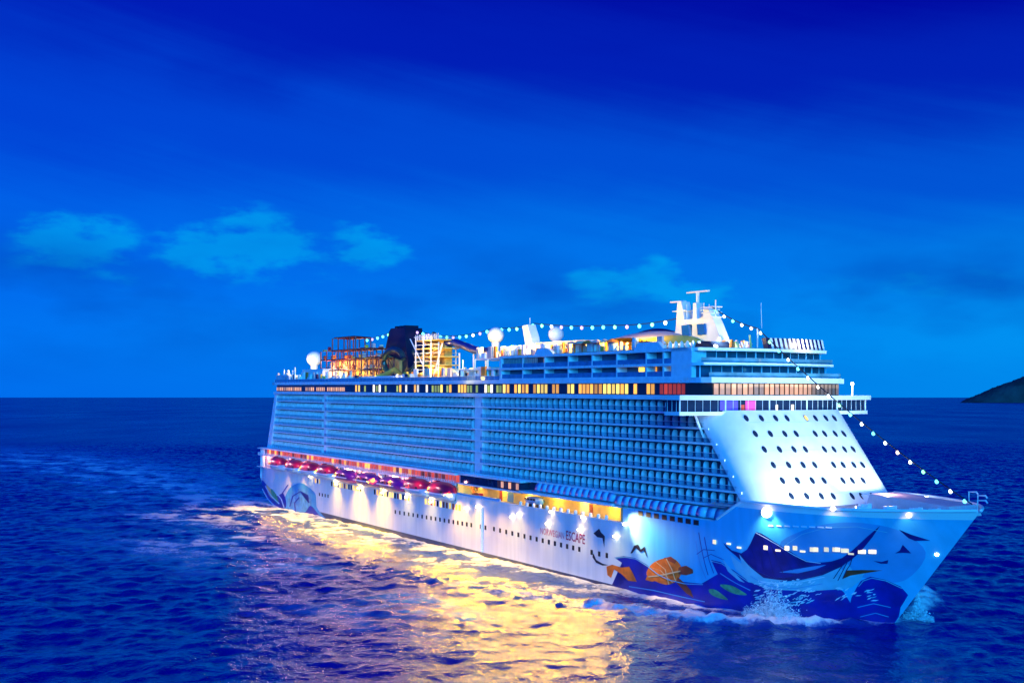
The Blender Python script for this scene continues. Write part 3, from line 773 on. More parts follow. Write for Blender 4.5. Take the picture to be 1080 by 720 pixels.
# stern swirls
mb_sky = mat("mural_sky", (.10, .35, .66), .45, vary=.3)
decal("stern_mural", curve([(298, 540), (300, 526), (306, 514), (316, 509), (325, 513), (333, 521), (334, 534), (344, 547), (352, 556), (330, 553), (314, 549)], 4), mb_mid, .05)
decal("stern_mural", curve([(304, 539), (304, 526), (311, 517), (320, 515), (327, 521), (329, 533), (322, 541), (312, 545)], 4), mb_sky, .08)
decal("stern_mural", curve([(313, 541), (322, 540), (328, 533), (337, 543), (348, 553), (330, 550)], 4), mb_deep, .10)
for pts in ([(306, 534), (309, 523), (317, 518), (325, 522), (326, 530)], [(312, 540), (311, 530), (316, 524)], [(300, 532), (298, 520), (304, 511)]):
    stroke(pts, .6, mb_deep, .13)
decal("stern_mural", curve([(276, 506), (284, 514), (291, 523), (299, 520), (302, 534), (292, 536), (281, 524)], 3), mb_deep, .06)
decal("stern_mural", curve([(281, 511), (287, 517), (291, 527), (284, 522)], 3), mb_gold, .09)
decal("stern_mural", curve([(286, 515), (292, 522), (294, 531), (288, 525)], 3), mb_green, .12)
for pts in ([(280, 512), (286, 522), (295, 531)], [(290, 517), (297, 526), (300, 535)], [(277, 515), (283, 526), (291, 534)]): stroke(pts, .5, mb_foam, .14)

# ship's name
def hull_text(txt, p0, p1, m):
    (u0, z0), (u1, z1) = hull_pt(*p0), hull_pt(*p1)
    cu = bpy.data.curves.new("name", 'FONT'); cu.body = txt; cu.resolution_u = 2; cu.offset = .012
    o = bpy.data.objects.new("name", cu); col.objects.link(o)
    me = bpy.data.meshes.new_from_object(o.evaluated_get(bpy.context.evaluated_depsgraph_get()))
    bpy.data.objects.remove(o)
    x0 = min(v.co.x for v in me.vertices); x1 = max(v.co.x for v in me.vertices); k = (u1 - u0) / (x1 - x0)
    for v in me.vertices:
        u = u0 + (v.co.x - x0) * k; z = z0 + (z1 - z0) * (u - u0) / (u1 - u0) + v.co.y * k * 1.25
        v.co = (u, -half(u, z) - .05, z)
    me.materials.clear(); me.materials.append(m)
    return link("ship_name", me, ship)
hull_text("NORWEGIAN", (570, 562.5), (595, 568), mat("name_rose", (.62, .20, .26), .45))
hull_text("ESCAPE", (597, 568.5), (617, 573.5), mat("name_red", (.34, .02, .08), .45))

# ================================================================== TOP OF THE SHIP
def sph(px, py, t): return at_t(px, py, t)
def radome(px, py, t, r, base):
    u, z = at_t(px, py, t)
    b = MB(); b.ball((u, t, z), r, 20); o = b.build("radome", white, ship, True)
    q = MB(); q.lathe((u, t, base), [(r * .55, 0), (r * .4, (z - base) * .4), (r * .5, z - base - r * .8)], 12); q.build("pedestal", white, o, True)
radome(522, 353.5, -8, 2.3, 51.0); radome(585.5, 352.5, 0, 2.1, 52); radome(331, 378, -5, 3.0, 47)
# funnel
fn = MB(); fn.prism([(-207, 45.3), (-203, 54), (-198.5, 62.6), (-197, 63.6), (-186, 63.4), (-184.5, 55), (-182, 45.3)], -3.4, 3.0)
for k in range(3): fn.box(-196 + k * 3.4, -194.4 + k * 3.4, -2.4, 2.4, 63.2, 64.3)
fn.build("funnel", mat("funnel_navy", (.006, .006, .035), .4), ship)
# ropes course
rc = MB()
def bar(a, b, r=.24): rc.tube([a, b], r, 5)
def uat(px, t): return at_t(px, 390, t)[0]
TA, TB = -13.0, -5.0
def xa_(px): return (uat(px, TA), uat(px + 16, TB))
for lvl, (pa, pb) in ((49.6, (338, 398)), (53.4, (338, 400)), (56.6, (346, 392)), (61.0, (352, 374))):
    for n_i in range(9):
        px = pa + (pb - pa) * n_i / 8; a, b_ = xa_(px)
        bar((a, TA, lvl), (b_, TB, lvl), .16)
    for q, t in ((0, TA), (1, TB)): bar((xa_(pa)[q], t, lvl), (xa_(pb)[q], t, lvl))
for n_i in range(11):
    px = 338 + 6.1 * n_i; top_ = 61 if 350 < px < 376 else (56.6 if px < 394 else 53.4)
    for q, t in ((0, TA), (1, TB)): bar((xa_(px)[q], t, 45.3), (xa_(px)[q], t, top_))
    if n_i < 10:
        z0_ = 49.6 if n_i % 2 else 45.3
        bar((xa_(px)[0], TA, z0_), (xa_(px + 6.1)[0], TA, z0_ + 3.8), .12); bar((xa_(px)[1], TB, z0_ + 3.8), (xa_(px + 6.1)[1], TB, z0_), .12)
    for lvl in (50.6, 54.4): bar((xa_(px)[0], TA, lvl), (xa_(px + 6)[0], TA, lvl), .08)
ro = rc.build("ropes_course", mat("rope_steel", (.14, .025, .035), .5), ship)
pf2 = MB()
for k in range(70):
    t = random.uniform(TA, TB); u = uat(random.uniform(340, 398) + (t - TA) * 2, t); z = random.choice([49.7, 49.7, 53.5, 53.5, 56.7]); hh = random.choice([.2, .3, .5, 1.5, 1.7]); w = 1.0 if hh < 1 else .35
    pf2.box(u - w, u + w, t - .5, t + .5, z, z + hh, random.randrange(6))
po = pf2.build("climbing_platforms", [orangem, yellowm, cream, rust, pink, redm], ro); po["kind"] = "stuff"
wl2 = MB(); wl2.prism([(uat(350, -4), 45.3), (uat(422, -4), 45.3), (uat(422, -4), 52.5), (uat(405, -4), 55), (uat(350, -4), 53)], -4.5, 6); wl2.build("sports_wall", mat("sports_amber", (.75, .42, .12), .55, vary=.5, scale=.4), ship)
# aft houses
ah = MB(); ah.box(-249.5, -229, -15.5, -6, 47.2, 50.2); ah.build("white_deckhouse", white, ship)
aw = MB(); aw.box(-262, -160, -15.8, -3.5, 46.6, 47.2); aw.build("canopy_roof", paleb, ship)
a2 = MB()
a2.box(-272.5, -258, -17.8, -10, 45.3, 48.2)
a2.build("aft_bar", mat("aft_bar_paint", (.62, .58, .64), .5), ship)
ap = MB(); ap.tube([(-252, -17.5, 45.3), (-252, -17.5, 51)], .3, 6); ap.tube([(-254.5, -17.5, 45.3), (-254.5, -17.5, 50)], .2, 6); ap.tube([(-268, -16, 48), (-268, -16, 50.5)], .25, 6); ap.tube([(-262, -16, 48), (-264, -16, 50)], .4, 6)
ap.build("aft_poles", white, ship)
# loop slide
ls = MB()
uc, zc = at_t(411, 383.5, -12)
pts = [(uc + 10.0 * math.cos(a) + .9 * a, -12 + .35 * a, zc + 4.6 * math.sin(a)) for a in np.linspace(.3, 2 * math.pi + .9, 40)]
ls.tube(pts, .95, 8)
ls.tube([(uc + 8, -9, zc - 3.4), (uc + 14, -9.5, zc - .5), (uc + 20, -9, zc + 4), (uc + 24, -8, zc + 9)], .8, 8)
ls.tube([(uc - 9, -8, zc - 4), (uc + 2, -9, zc - 4.5), (uc + 12, -10, zc - 2)], .8, 8)
ls.build("loop_slide", greens, ship, True)
s2 = MB(); s2.tube([(uc - 6, -14, zc - 4.4), (uc + 2, -14.5, zc - 3.6), (uc + 8, -14, zc - 2), (uc + 11, -13, zc - 4)], .9, 8); s2.build("yellow_slide", yellowm, ship, True)
# slide tower: white steel frame round amber-painted stair flights
twm = MB(); twy = MB()
def tu(px, t): return at_t(px + (t + 13) * 2.6, 390, t)[0]
for px in (438, 446, 454, 462):
    for t in (-13, -6): twm.tube([(tu(px, t), t, 45.3), (tu(px, t), t, 59.2 if px < 460 else 57)], .22, 6)
for z in (47.9, 50.4, 52.9, 55.4, 57.9):
    for t in (-13, -6): twm.tube([(tu(436, t), t, z + 1.0), (tu(463, t), t, z + 1.0)], .10, 5)
    twy.box(tu(437, -13), tu(462, -13), -13, -6.2, z - .35, z)
for k in range(5):
    z = 45.3 + 2.5 * k; a, b_ = (tu(440, -12), tu(460, -12)) if k % 2 else (tu(460, -12), tu(440, -12))
    twy.prism([(a, z), (a + (1.2 if k % 2 else -1.2), z), (b_ + (1.2 if k % 2 else -1.2), z + 2.5), (b_, z + 2.5)], -12.4, -11)
twy.box(tu(440, -9), tu(458, -9), -9, -6.5, 45.3, 57.6)
twm.tube([(tu(432, -13), -13, 58.5), (tu(446, -13), -13, 50)], .2, 5); twm.tube([(tu(466, -13), -13, 56.5), (tu(457, -13), -13, 47)], .25, 5)
for k in range(14): twm.box(tu(438 + k * 1.8, -13) - .12, tu(438 + k * 1.8, -13) + .12, -13.1, -12.9, 57.9, 59.6)
tw = twm.build("slide_tower", white, ship); twy.build("tower_stairs", mat("tower_yellow", (.80, .52, .13), .5, vary=.4), tw)
tb = MB(); tb.tube([(at_t(x_, y_, -8)[0], -8, at_t(x_, y_, -8)[1]) for x_, y_ in ((471, 361), (480, 361.5), (490, 365), (500, 369), (508, 370.5), (517, 370.5))], 1.15, 10); tb.build("tube_slide", blues, ship, True)
ts = MB()
for x_ in (484, 499, 512): 
    u, z = at_t(x_, 372, -8); ts.tube([(u, -8, 45.3), (u, -8, z)], .25, 5)
ts.build("slide_supports", white, ship)
# pool-side houses between tower and suites
ph = MB()
for k in range(12):
    u = -138 + k * 3.4; ph.box(u, u + 2.6, -16 + (k % 3), -10, 45.3, 47.2 + (k * 7 % 4) * .6, k % 4)
ph.build("pool_cabanas", [white, cream, paleb, pink], ship)
pd = MB(); pd.box(-120, -97, -17.5, 16, 48.2, 48.6); pd.box(-113, -97, -16.5, 14, 50.9, 51.3)
for u in (-119, -112, -105, -98):
    pd.tube([(u, -17, 45.3), (u, -17, 51.2)], .2, 5)
pd.build("upper_terrace", paleb, ship)
clm = [white, cream, pink, yellowm, orangem, navy, paleb]
cl_b = [MB() for _ in range(4)]
for k in range(150):
    u = random.uniform(-272, -97); t = random.uniform(-17.6, -15.5); hh = random.choice([.9, 1.4, 1.7, 1.7, 2.4, 3.2]); w = random.choice([.2, .3, .6, 1.1])
    if -192 < u < -163 and hh > 1: hh = .5
    cl_b[k % 4].box(u - w, u + w, t - .3, t + .3, 45.3, 45.3 + hh + .6, random.choice([0, 0, 0, 1, 2, 3, 4, 5, 6]))
for k in range(110):
    u = random.uniform(-112, -30); t = random.uniform(-17.0, -15.2); hh = random.choice([.8, 1.3, 1.7, 1.7, 2.2, 2.8]); w = random.choice([.15, .25, .5, .9])
    cl_b[k % 4].box(u - w, u + w, t - .3, t + .3, 51.4, 51.6 + hh, random.choice([0, 0, 0, 1, 1, 2, 3, 4, 6]))
for b in cl_b:
    o = b.build("deck_furniture", clm, ship); o["kind"] = "stuff"
# fittings on the sun deck: houses, small mast, canopies
sh_ = MB(); sh_.box(-99, -84, -15, 10, 51.6, 54.3, 0); sh_.box(-112, -99, -14, 10, 51.3, 53.2, 3); sh_.box(-92, -70, -10, 10, 51.6, 55.2, 1); sh_.box(-80, -56, -13, 12, 51.6, 54.2, 2)
for k in range(16): sh_.box(-98 + k * 2.8, -96.6 + k * 2.8, -16.5 + (k % 3) * .8, -14.6, 51.6, 52.6 + (k * 5 % 7) * .35, [0, 1, 2, 3][k % 4])
sh_.build("sun_deck_house", [white, cream, orangem, pink], ship)
wnd = MB()
for k in range(14): wnd.box(-79 + k * 1.65, -77.9 + k * 1.65, -13.15, -13.02, 52, 53.9, k % 2)
wnd.build("deckhouse_windows", [darkg, lite_w], ship)
mm = MB(); mm.prism([(-103, 51.5), (-100.5, 51.5), (-101.5, 57), (-103.6, 60.6), (-106.5, 60.4), (-105, 56)], -5.5, -3); mm.tube([(-104.5, -4.2, 60), (-104.5, -4.2, 62.5)], .12, 5); mm.build("small_mast", white, ship)
cn = MB()
# vaulted canopies
def vault(u0, u1, t0, t1, z0, hgt, mi):
    cn.grid([[(u0 + (u1 - u0) * i / 10, t0 + (t1 - t0) * j / 10, z0 + hgt * math.sin(math.pi * (.12 + .76 * i / 10)) * (.55 + .45 * math.sin(math.pi * j / 10))) for j in range(11)] for i in range(11)], mi)
vault(-64, -38, -12, 9, 52.6, 4.2, 0); vault(-47, -34, -14, 6, 52.2, 3.2, 1); vault(-66, -48, -4, 10, 53.2, 4.6, 2)
cn.build("vaulted_canopy", [pink, yellowm, navy], ship, True)
cpm = [MB().box(-.22, .22, -.22, .22, 51.6, 53.8).mesh("canopy_column", white), MB().lathe((0, 0, 51.6), [(.55, 0), (.5, 1.4), (.3, 1.7), (.05, 2.0)], 10).mesh("folded_sunshade", white)]
for k in range(12): link("canopy_column", cpm[0], ship, (-63.4 + k * 2.1, -12, 0))
for k in range(9): link("folded_sunshade", cpm[1], ship, (-39.6 + k * 1.6, -13 + .3 * k, 0))
sg2 = MB(); sg2.prism([(-26, 51.7), (-19, 51.7), (-21, 53.2), (-25, 53.4)], -11, -6); sg2.build("dark_skylight", darkg, ship)
# main mast
ms = MB()
ms.prism([(-46.5, 51.6), (-39.5, 51.6), (-41, 57), (-42.8, 63.2), (-44.2, 63.2), (-44.8, 57)], -1.2, 1.2)
ms.prism([(-35.5, 51.6), (-27.6, 51.6), (-30.8, 57.4), (-33.4, 61.2), (-35.0, 61.2), (-35.4, 57)], -1.2, 1.2)
ms.prism([(-39.4, 53), (-36.6, 53), (-37.4, 57), (-37.9, 62.6), (-38.9, 62.6)], -.9, .9)
ms.prism([(-45.8, 51.6), (-28.6, 51.6), (-30.0, 55.2), (-45.0, 55.2)], -1.1, 1.1); ms.prism([(-44.6, 57.8), (-31.6, 57.8), (-32.4, 59.0), (-44.4, 59.0)], -1.1, 1.1)
for zz in (60.2, 61.4): ms.tube([(-36, -1.2, zz), (-31.5, -1.2, zz), (-31.5, 1.2, zz), (-36, 1.2, zz)], .1, 5)
ms.box(-36, -31.5, -1.3, 1.3, 59.0, 59.3); ms.box(-46, -41, -1.3, 1.3, 61.0, 61.2)
ms.box(-48, -26, -6, 5, 51.55, 53.0)
ms.tube([(-38.4, 0, 62), (-38.4, 0, 65.2)], .4, 8); ms.tube([(-36, -1.4, 60.8), (-32.5, -1.4, 60.8), (-32.5, 1.4, 60.8)], .12, 5)
for u in (-43.4, -41, -35, -33.2, -31): ms.tube([(u, -1, 59), (u, -1, 62 + .4 * (int(u) % 3))], .13, 5)
ms.tube([(-46, 0, 56.4), (-41, 0, 56.4)], .25, 5); ms.tube([(-45.6, 0, 60), (-42, 0, 60)], .2, 5)
mo = ms.build("main_mast", white, ship)
for u0, u1 in ((-42.0, -39.6), (-36.5, -34.0)):  # blue panels: colour stands for sky seen through open gaps
    b = MB(); b.prism([(u0, 55.3), (u1 + .3, 55.3), (u1 - .1, 57.7), (u0 - .3, 57.7)], -1.58, -1.36); b.build("mast_gap_panel", mat("mast_sky_blue", (.01, .12, .42), .2), mo)
for q in ((-42.0, -34.6, 65.0, 65.3), (-48.0, -43.0, 63.2, 63.5)):
    rd = MB(); rd.box(q[0], q[1], -.4, .4, q[2], q[3]); rd.build("radar_bar", white, mo)
# wind fins and fittings along the forward rail
fm = MB(); fm.prism([(-.9, 0), (.5, 0), (-.2, 2.3), (-1.5, 2.3)], -.5, .5)
fmm = [fm.mesh("wind_fin", m) for m in (navy, white)]
for i, t in enumerate(np.linspace(.5, 17.2, 26)):
    u = -17.2 + 1.8 * (1 - (t / 18.6) ** 2) - .4
    o = link("wind_fin", fmm[i % 2], ship, (u, t, 51.7))
fcols = [white, mat("lime_paint", (.45, .6, .25), .5), orangem, pink]
for k in range(18):
    t = random.uniform(-9, 2); u = random.uniform(-24, -18); hh = random.uniform(1.0, 3.2)
    MB().tube([(u, t, 51.7), (u + random.uniform(-.8, .8), t + random.uniform(-.6, .6), 51.7 + hh)], random.uniform(.15, .5), 6).build("deck_fitting", fcols[k % 4], ship)
fp = MB(); fp.tube([(-17.5, -1, 51.7), (-17.5, -1, 56)], .16, 6); fp.tube([(-17.3, 0, 56), (-17.6, 0, 61.5)], .05, 4); fp.build("signal_pole", white, ship)
# bow mooring deck
bo = MB()
bo.prism([(3, 20.95), (14, 20.95), (13, 22.6), (4, 22.6)], 6, 15.5); bo.build("breakwater", paleb, ship)
hp = MB(); hp.prism([(12, 20.95), (32, 20.95), (31, 22.8), (13, 23.7)], -.5, 7); hp.build("mooring_housing", mat("rose_paint", (.70, .52, .55), .5), ship)
for k, (u, t) in enumerate(((17, -6), (22, -5), (26.5, -3.5), (20, -10), (29, -1.5))):
    b = MB(); b.tube([(u, t - 1.0, 21.7), (u, t + 1.0, 21.7)], .65, 10); b.box(u - .4, u + .4, t - 1.3, t - 1.0, 20.95, 22.4); b.box(u - .4, u + .4, t + 1.0, t + 1.3, 20.95, 22.4); b.build("winch", whiteb, ship)
fr = MB()
for u in (24, 30, 36.4):
    t = half(u, 22) - .3 if u < 36 else .3
    fr.tube([(u, t, 22), (u, t, 24.3), (u + 1.6, t, 24.4), (u + 2, t, 24.0)], .16, 6)
fr.build("fairlead_frame", white, ship)

# ================================================================== LIFEBOATS (each hangs on its own davits)
def boat_mesh(Lh, W_, hull_h, top_h, mats, name, top):
    b = MB(); P_ = []
    for i in range(17):
        x = -1 + 2 * i / 16
        w = W_ * (1 - abs(x) ** 3.2) ** .7 + .02
        if not top:
            ring = [(Lh * x * (.9 + .1 * j / 5), s * w * (math.sin(math.pi / 2 * j / 5) if j else .05), hull_h * (1 - math.cos(math.pi / 2 * j / 5)) + .25 * abs(x) ** 2) for s, js in ((-1, range(5, -1, -1)), (1, range(0, 6))) for j in js]
        else:
            ht = top_h * (1 - abs(x) ** 2.6) ** .6 + .05
            ring = [(Lh * x, -w * math.cos(math.pi * j / 10) * (1 if j in (0, 10) else .94), hull_h + .25 * abs(x) ** 2 + ht * math.sin(math.pi * j / 10) ** .7) for j in range(11)]
        P_.append(ring)
    b.grid(P_)
    return b.mesh(name, mats, True)
kinds = {
 'red': dict(hullm=boat_mesh(7.0, 2.3, 1.9, 2.2, boatw, "hull", False), can=boat_mesh(6.9, 2.35, 1.9, 2.5, redm, "canopy", True)),
 'plum': dict(hullm=boat_mesh(7.4, 2.3, 1.6, 2.2, purp, "hull", False), can=boat_mesh(7.3, 2.35, 1.6, 2.2, purp, "canopy", True)),
}
bwin = MB().box(-.5, .5, -.04, .04, -.25, .25).mesh("window", black)
bdoor = MB().box(-.45, .45, -.05, .05, -.6, .5).mesh("hatch", rust)
bhub = MB().box(-.9, .9, -.6, .6, 0, .5).mesh("steering_cupola", redm)
bstripe = MB().box(-5.4, 5.4, -.05, .05, -.12, .12).mesh("fender", whiteb)
bhook = MB().tube([(0, 0, 0), (0, 0, 1.2)], .12, 6).mesh("hook", black)
where = ["by the white stern frames, farthest aft", "second from the stern, right beside the sternmost boat", "third from the stern", "just astern of the three big plum tenders",
         "sternmost of three plum boats", "middle one of three plum boats", "foremost of three plum boats", "just ahead of the three plum tenders", "nearest the open yellow-lit deck, foremost of its row"]
px_ = [(294.5, 493), (312, 496), (328.5, 498.5), (346, 501.5), (366, 504), (389, 508), (414.5, 512), (441, 516), (467, 521)]
for i, (px, py) in enumerate(px_):
    k = 'plum' if 4 <= i <= 6 else 'red'
    u, z = at_t(px, py, -21.2)
    r = root("lifeboat", ("plum covered tender, " if k == 'plum' else "red-topped lifeboat with pale hull, ") + where[i], "lifeboat", (u, -21.4, 12.3), "lifeboats hanging along the promenade deck")
    r.matrix_world = r.matrix_world @ Matrix.Scale(1.13, 4)
    link("hull", kinds[k]['hullm'], r); link("canopy", kinds[k]['can'], r)
    if k == 'red':
        o = link("steering_cupola", bhub, r, (-3.2, 0, 4.1))
    for x in (-3.4, -1.7, 1.7, 3.4): link("window", bwin, r, (x, -2.16 if k == 'red' else -2.27, 2.3))
    link("hatch", bdoor, r, (0, -2.2 if k == 'red' else -2.3, 2.3)); link("fender", bstripe, r, (0, -2.26 if k == 'red' else -2.36, 1.7))
    for x in (-4.6, 4.6):
        link("hook", bhook, r, (x, 0, 2.6 if k == 'red' else 2.9))
        link("davit", dvm, ship, (u + x, 0, 0))

# rescue boat and crane on the open deck
u, z = at_t(562, 536, -18)
rbt = root("rescue_boat", "blue and white rescue boat in its cradle on the open yellow-lit deck", "boat", (u, -17.6, 13.8))
link("hull", boat_mesh(4.2, 1.4, 1.0, 1.0, mat("rescue_blue", (.10, .32, .62), .4), "hull", False), rbt, (0, 0, .7)); link("canopy", boat_mesh(4.0, 1.35, 1.0, 1.0, boatw, "canopy", True), rbt, (0, 0, .7))
b = MB()
for x in (-2.2, 2.2): b.box(x - .2, x + .2, -1.2, 1.2, 0, .9)
b.box(-2.4, 2.4, -.15, .15, .05, .3)
b.build("cradle", black, rbt)
for x in (-2, -.7, .7, 2): link("window", bwin, rbt, (x, -1.38, 2.1))
u, z = at_t(500, 527, -18)
cr_ = root("deck_crane", "small orange crane with curved jib on the open deck beside the foremost lifeboat", "crane", (u, -18, 13.8))
b = MB(); b.lathe((0, 0, 0), [(.8, 0), (.7, 1.2), (.5, 1.5)], 10); b.build("pedestal", orangem, cr_)
b = MB(); b.tube([(0, 0, 1.3), (-1.6, 0, 2.6), (-1.0, 0, 3.3), (.8, 0, 3.2), (1.8, 0, 2.2)], .22, 6); b.build("jib", mat("crane_red", (.5, .05, .02), .4), cr_)
b = MB(); b.box(1.0, 3.8, -.6, .6, .2, 1.4); b.build("machinery_box", redm, cr_)

# ================================================================== LIGHT STRINGS
def shp(px, py, t): u, z = at_t(px, py, t); return Vector((u, t, z))
def garland(name, label, ctrl, nb, cols, r):
    g = root(name, label, "light string")
    pts = []
    for i in range(len(ctrl) - 1):
        a, c, sag = Vector(ctrl[i][0]), Vector(ctrl[i + 1][0]), ctrl[i][1]
        for j in range(14):
            s = j / 14; p = a.lerp(c, s); p.z -= sag * 4 * s * (1 - s); pts.append(p)
    pts.append(Vector(ctrl[-1][0]))
    MB().tube(pts, .11, 5).build("cable", black, g)
    seg = [(pts[i + 1] - pts[i]).length for i in range(len(pts) - 1)]; tot_ = sum(seg)
    for k in range(nb):
        d = tot_ * (k + .5) / nb; i = 0
        while i < len(seg) - 1 and d > seg[i]: d -= seg[i]; i += 1
        p = pts[i].lerp(pts[i + 1], d / seg[i])
        link("bulb", bulbs[cols[k % len(cols)]], g, (p.x, p.y, p.z - r * 1.1)).scale = (r / BR,) * 3
bulbs = {}; BR = .5
for nm, c, pw in (("cyan", (.15, .95, .9), 3.0), ("green", (.25, 1, .35), 2.6), ("rose", (.75, .45, .9), 1.5), ("white", (.85, 1, .95), 3.5), ("warm", (1, .75, .5), 3)):
    bm_ = MB(); bm_.ball((0, 0, 0), BR, 10, sq=(1, 1, 1.2)); bulbs[nm] = bm_.mesh("bulb", mat("bulb_" + nm, c, .3, emit=c, power=pw, vary=0), True)
garland("light_string", "long string of coloured bulbs from the ropes course over the funnel to the main mast",
        [(shp(384, 358, 0), .3), (shp(414, 350, 0), .2), (shp(441, 349, 0), 2.0), (shp(521, 345.5, -2), .6), (shp(563, 341, -3), .4), (shp(640, 343, -2), .6), (shp(722, 334, 0), 0)],
        40, ["cyan", "rose", "cyan", "cyan", "green", "rose", "cyan", "green", "white", "rose"], .42)
garland("light_string", "string of bulbs running down from the main mast over the bridge to the bow tip",
        [(Vector((-33.5, 0, 61.5)), .6), (Vector((-17.5, -1, 56)), 1.6), (Vector((35.5, 0, 23.6)), 0)],
        24, ["cyan", "white", "cyan", "white", "warm", "white", "green"], .32)

# parasols shading the sun deck
pa_c = [MB().lathe((0, 0, 2.0), [(1.7, 0), (1.2, .35), (.5, .65), (.05, .8)], 10).mesh("canopy", m) for m in (pink, cream, orangem)]
pa_p = MB().tube([(0, 0, 0), (0, 0, 2.5)], .06, 5).mesh("pole", white)
pa_b = MB().lathe((0, 0, 0), [(.4, 0), (.35, .12), (.1, .15)], 8).mesh("base", greyd)
for i, px in enumerate((604, 612, 620, 629, 637, 645)):
    u = at_t(px, 360, -16.8)[0]
    g = root("parasol", ("pink", "cream", "orange")[i % 3] + " parasol on the sun deck above the suite verandas, number %s from aft".replace("number %s from aft", ("aftmost of six", "second of six from aft", "third of six from aft", "third of six from forward", "second of six from forward", "foremost of six")[i]), "parasol", (u, -16.9, 51.75), "parasols along the sun deck edge")
    link("canopy", pa_c[i % 3], g); link("pole", pa_p, g); link("base", pa_b, g)

# ================================================================== SHIP'S LAMPS AND ADDED LIGHTS
WARM = (1.0, .72, .03); WHT = (1.0, .93, .78); YEL = (1.0, .52, .03)
fx = MB().lathe((0, 0, 0), [(.22, -.1), (.4, 0), (.4, .25), (.15, .4)], 10).mesh("floodlight", lampm)
def hullflood(px, pwr, z=12.0, out=3.6, aim=5.0):
    u = at_t(px, 540, -BM - out)[0]
    t = -half(u, z)
    link("floodlight", fx, ship, (u, t - .5, z))
    lamp('SPOT', "flood_lamp", (u, t - out, z + 1.2), pwr * .6, WARM, ship, (u, t + .3, aim), .25, 100, 1)
for px, pw in ((318, 900), (344, 1100), (371, 1900), (395, 1900), (419, 1900), (444, 1300), (492, 1500), (535, 2000)): hullflood(px, pw)
for px, pw in ((569, 1500), (602, 1800), (646, 2000)): hullflood(px, pw, 14.0)
for px in (335, 358, 382, 407, 432, 468, 515, 552, 585, 622): hullflood(px, 3200, 11.0, 7.0, 2.0)  # extra row, added to spread warm light over the whole hull
for k, px in enumerate((292, 308, 324, 342, 360, 380, 400, 420, 440, 460, 482, 505, 528, 552, 576, 600, 624, 645)):
    u = at_t(px, 540, -BM)[0]; pw = 120 if k < 7 else 120 * math.exp(-(k - 6) / 6.0)
    lamp('SPOT', "added_sea_spot", (u, -23.4, 15.6), pw * 640, (1, .53, .0), ship, (u + 2, -29 - max(0, k - 8) * 1.8, 0), .6, 138 if k < 8 else 150, 1)  # unseen outboard spots, added to throw gold onto the water
lamp('SPOT', "added_mural_spot", (-39, -23.6, 17.6), 60000, (1, .66, .30), ship, (-20, -19.5, 6), .4, 60, 1)  # added spot without a fixture, warms the colours of the mural
# rows of lamps on the boat deck and the working deck
for u in np.arange(-280, -118, 12.0): lamp('POINT', "promenade_lamp", (u, -19.2, 16.4), 900, (1, .40, .26), ship, size=.4)
for u in np.arange(-274, -118, 10.0): lamp('POINT', "added_boat_light", (u, -25.2, 16.9), 420, (1, .40, .42), ship, size=.3)  # unseen lights added outboard to light the lifeboats' outer sides
for u in (-111, -98, -85, -72, -60, -48):
    lamp('POINT', "working_deck_lamp", (u, -18.2, 17.0), 1500, YEL, ship, size=.4)
    link("floodlight", fx, ship, (u, -16.2, 16.8))
# floods on the bow deck washing the raked front
for t, pw in ((-12, 52000), (0, 60000), (12, 52000)):
    lamp('SPOT', "front_flood", (24 - abs(t) * .35, t, 21.9), pw, (.80, .98, 1.0), ship, (-4, t * .8, 32), .5, 110, 1)
bowl = mat("bow_flood_lens", (.8, .8, .7), .3, emit=(1, .80, .46), power=4, vary=0)
# lamps under the bow deck edge shining down the shell
for px, py, pw in ((810, 541, 2600), (880, 537, 700), (960, 544, 700)):
    u, z = hull_pt(px, py); t = -half(u, z)
    b = MB().ball((u, t - .45, z + .2), 1.0 if px < 820 else .45, 12); b.build("bow_floodlight", bowl, ship, True)
    lamp('SPOT', "bow_flood", (u + .3, t - 2.6, z + .6), pw * 1.6, (1, .82, .55), ship, (u, t + .4, z - 4), .25, 100, 1)
# open decks aloft
for u, t, z, pw, c in ((-250, -9, 49.3, 900, WARM), (-238, -9, 53, 1500, (1, .5, .12)), (-222, -9, 49.3, 1500, (1, .55, .12)), (-214, -13, 51, 900, (1, .5, .15)), (-206, -15, 48, 400, WARM), (-262, -14, 50, 700, WARM), (-256, -13, 52, 700, WHT),
                       (-185, -15.5, 48, 260, WARM), (-158, -16.5, 48.5, 900, (1, .6, .15)), (-148, -16.5, 55, 1000, (1, .62, .18)), (-152, -10, 49.2, 500, (1, .6, .15)), (-135, -17.5, 50, 1200, WARM), (-120, -17.5, 50.5, 800, WARM),
                       (-109, -15, 55.5, 900, WARM), (-96, -17, 55, 1100, WARM), (-82, -16, 55.5, 1100, (1, .6, .2)), (-66, -15.5, 54, 1200, WARM), (-52, -15, 54, 1400, WARM), (-40, -14, 55.5, 1500, WARM), (-20, -9, 54, 600, WHT), (-14, 10, 54, 300, WHT)):
    lamp('POINT', "deck_lamp", (u, t, z), pw * (5.2 if -112 < u < -36 else 3.6), c, ship, size=.5)
for u, t in ((-24, -11), (-50, -9)): lamp('SPOT', "mast_flood", (u, t, 53), 16000, (1, .84, .66), ship, (-38, 0, 59), .3, 80, 1)
lamp('SPOT', "mast_flood", (-18, 2, 52.5), 9000, WHT, ship, (-36, 0, 58), .3, 60, 1)
lamp('POINT', "added_ledge_light", (-112, -22, 46), 500, WARM, ship, size=.4)  # point light added to brighten the ledge
lamp('POINT', "bow_deck_lamp", (15, 2, 24.5), 1100, (1, .7, .65), ship, size=.4)

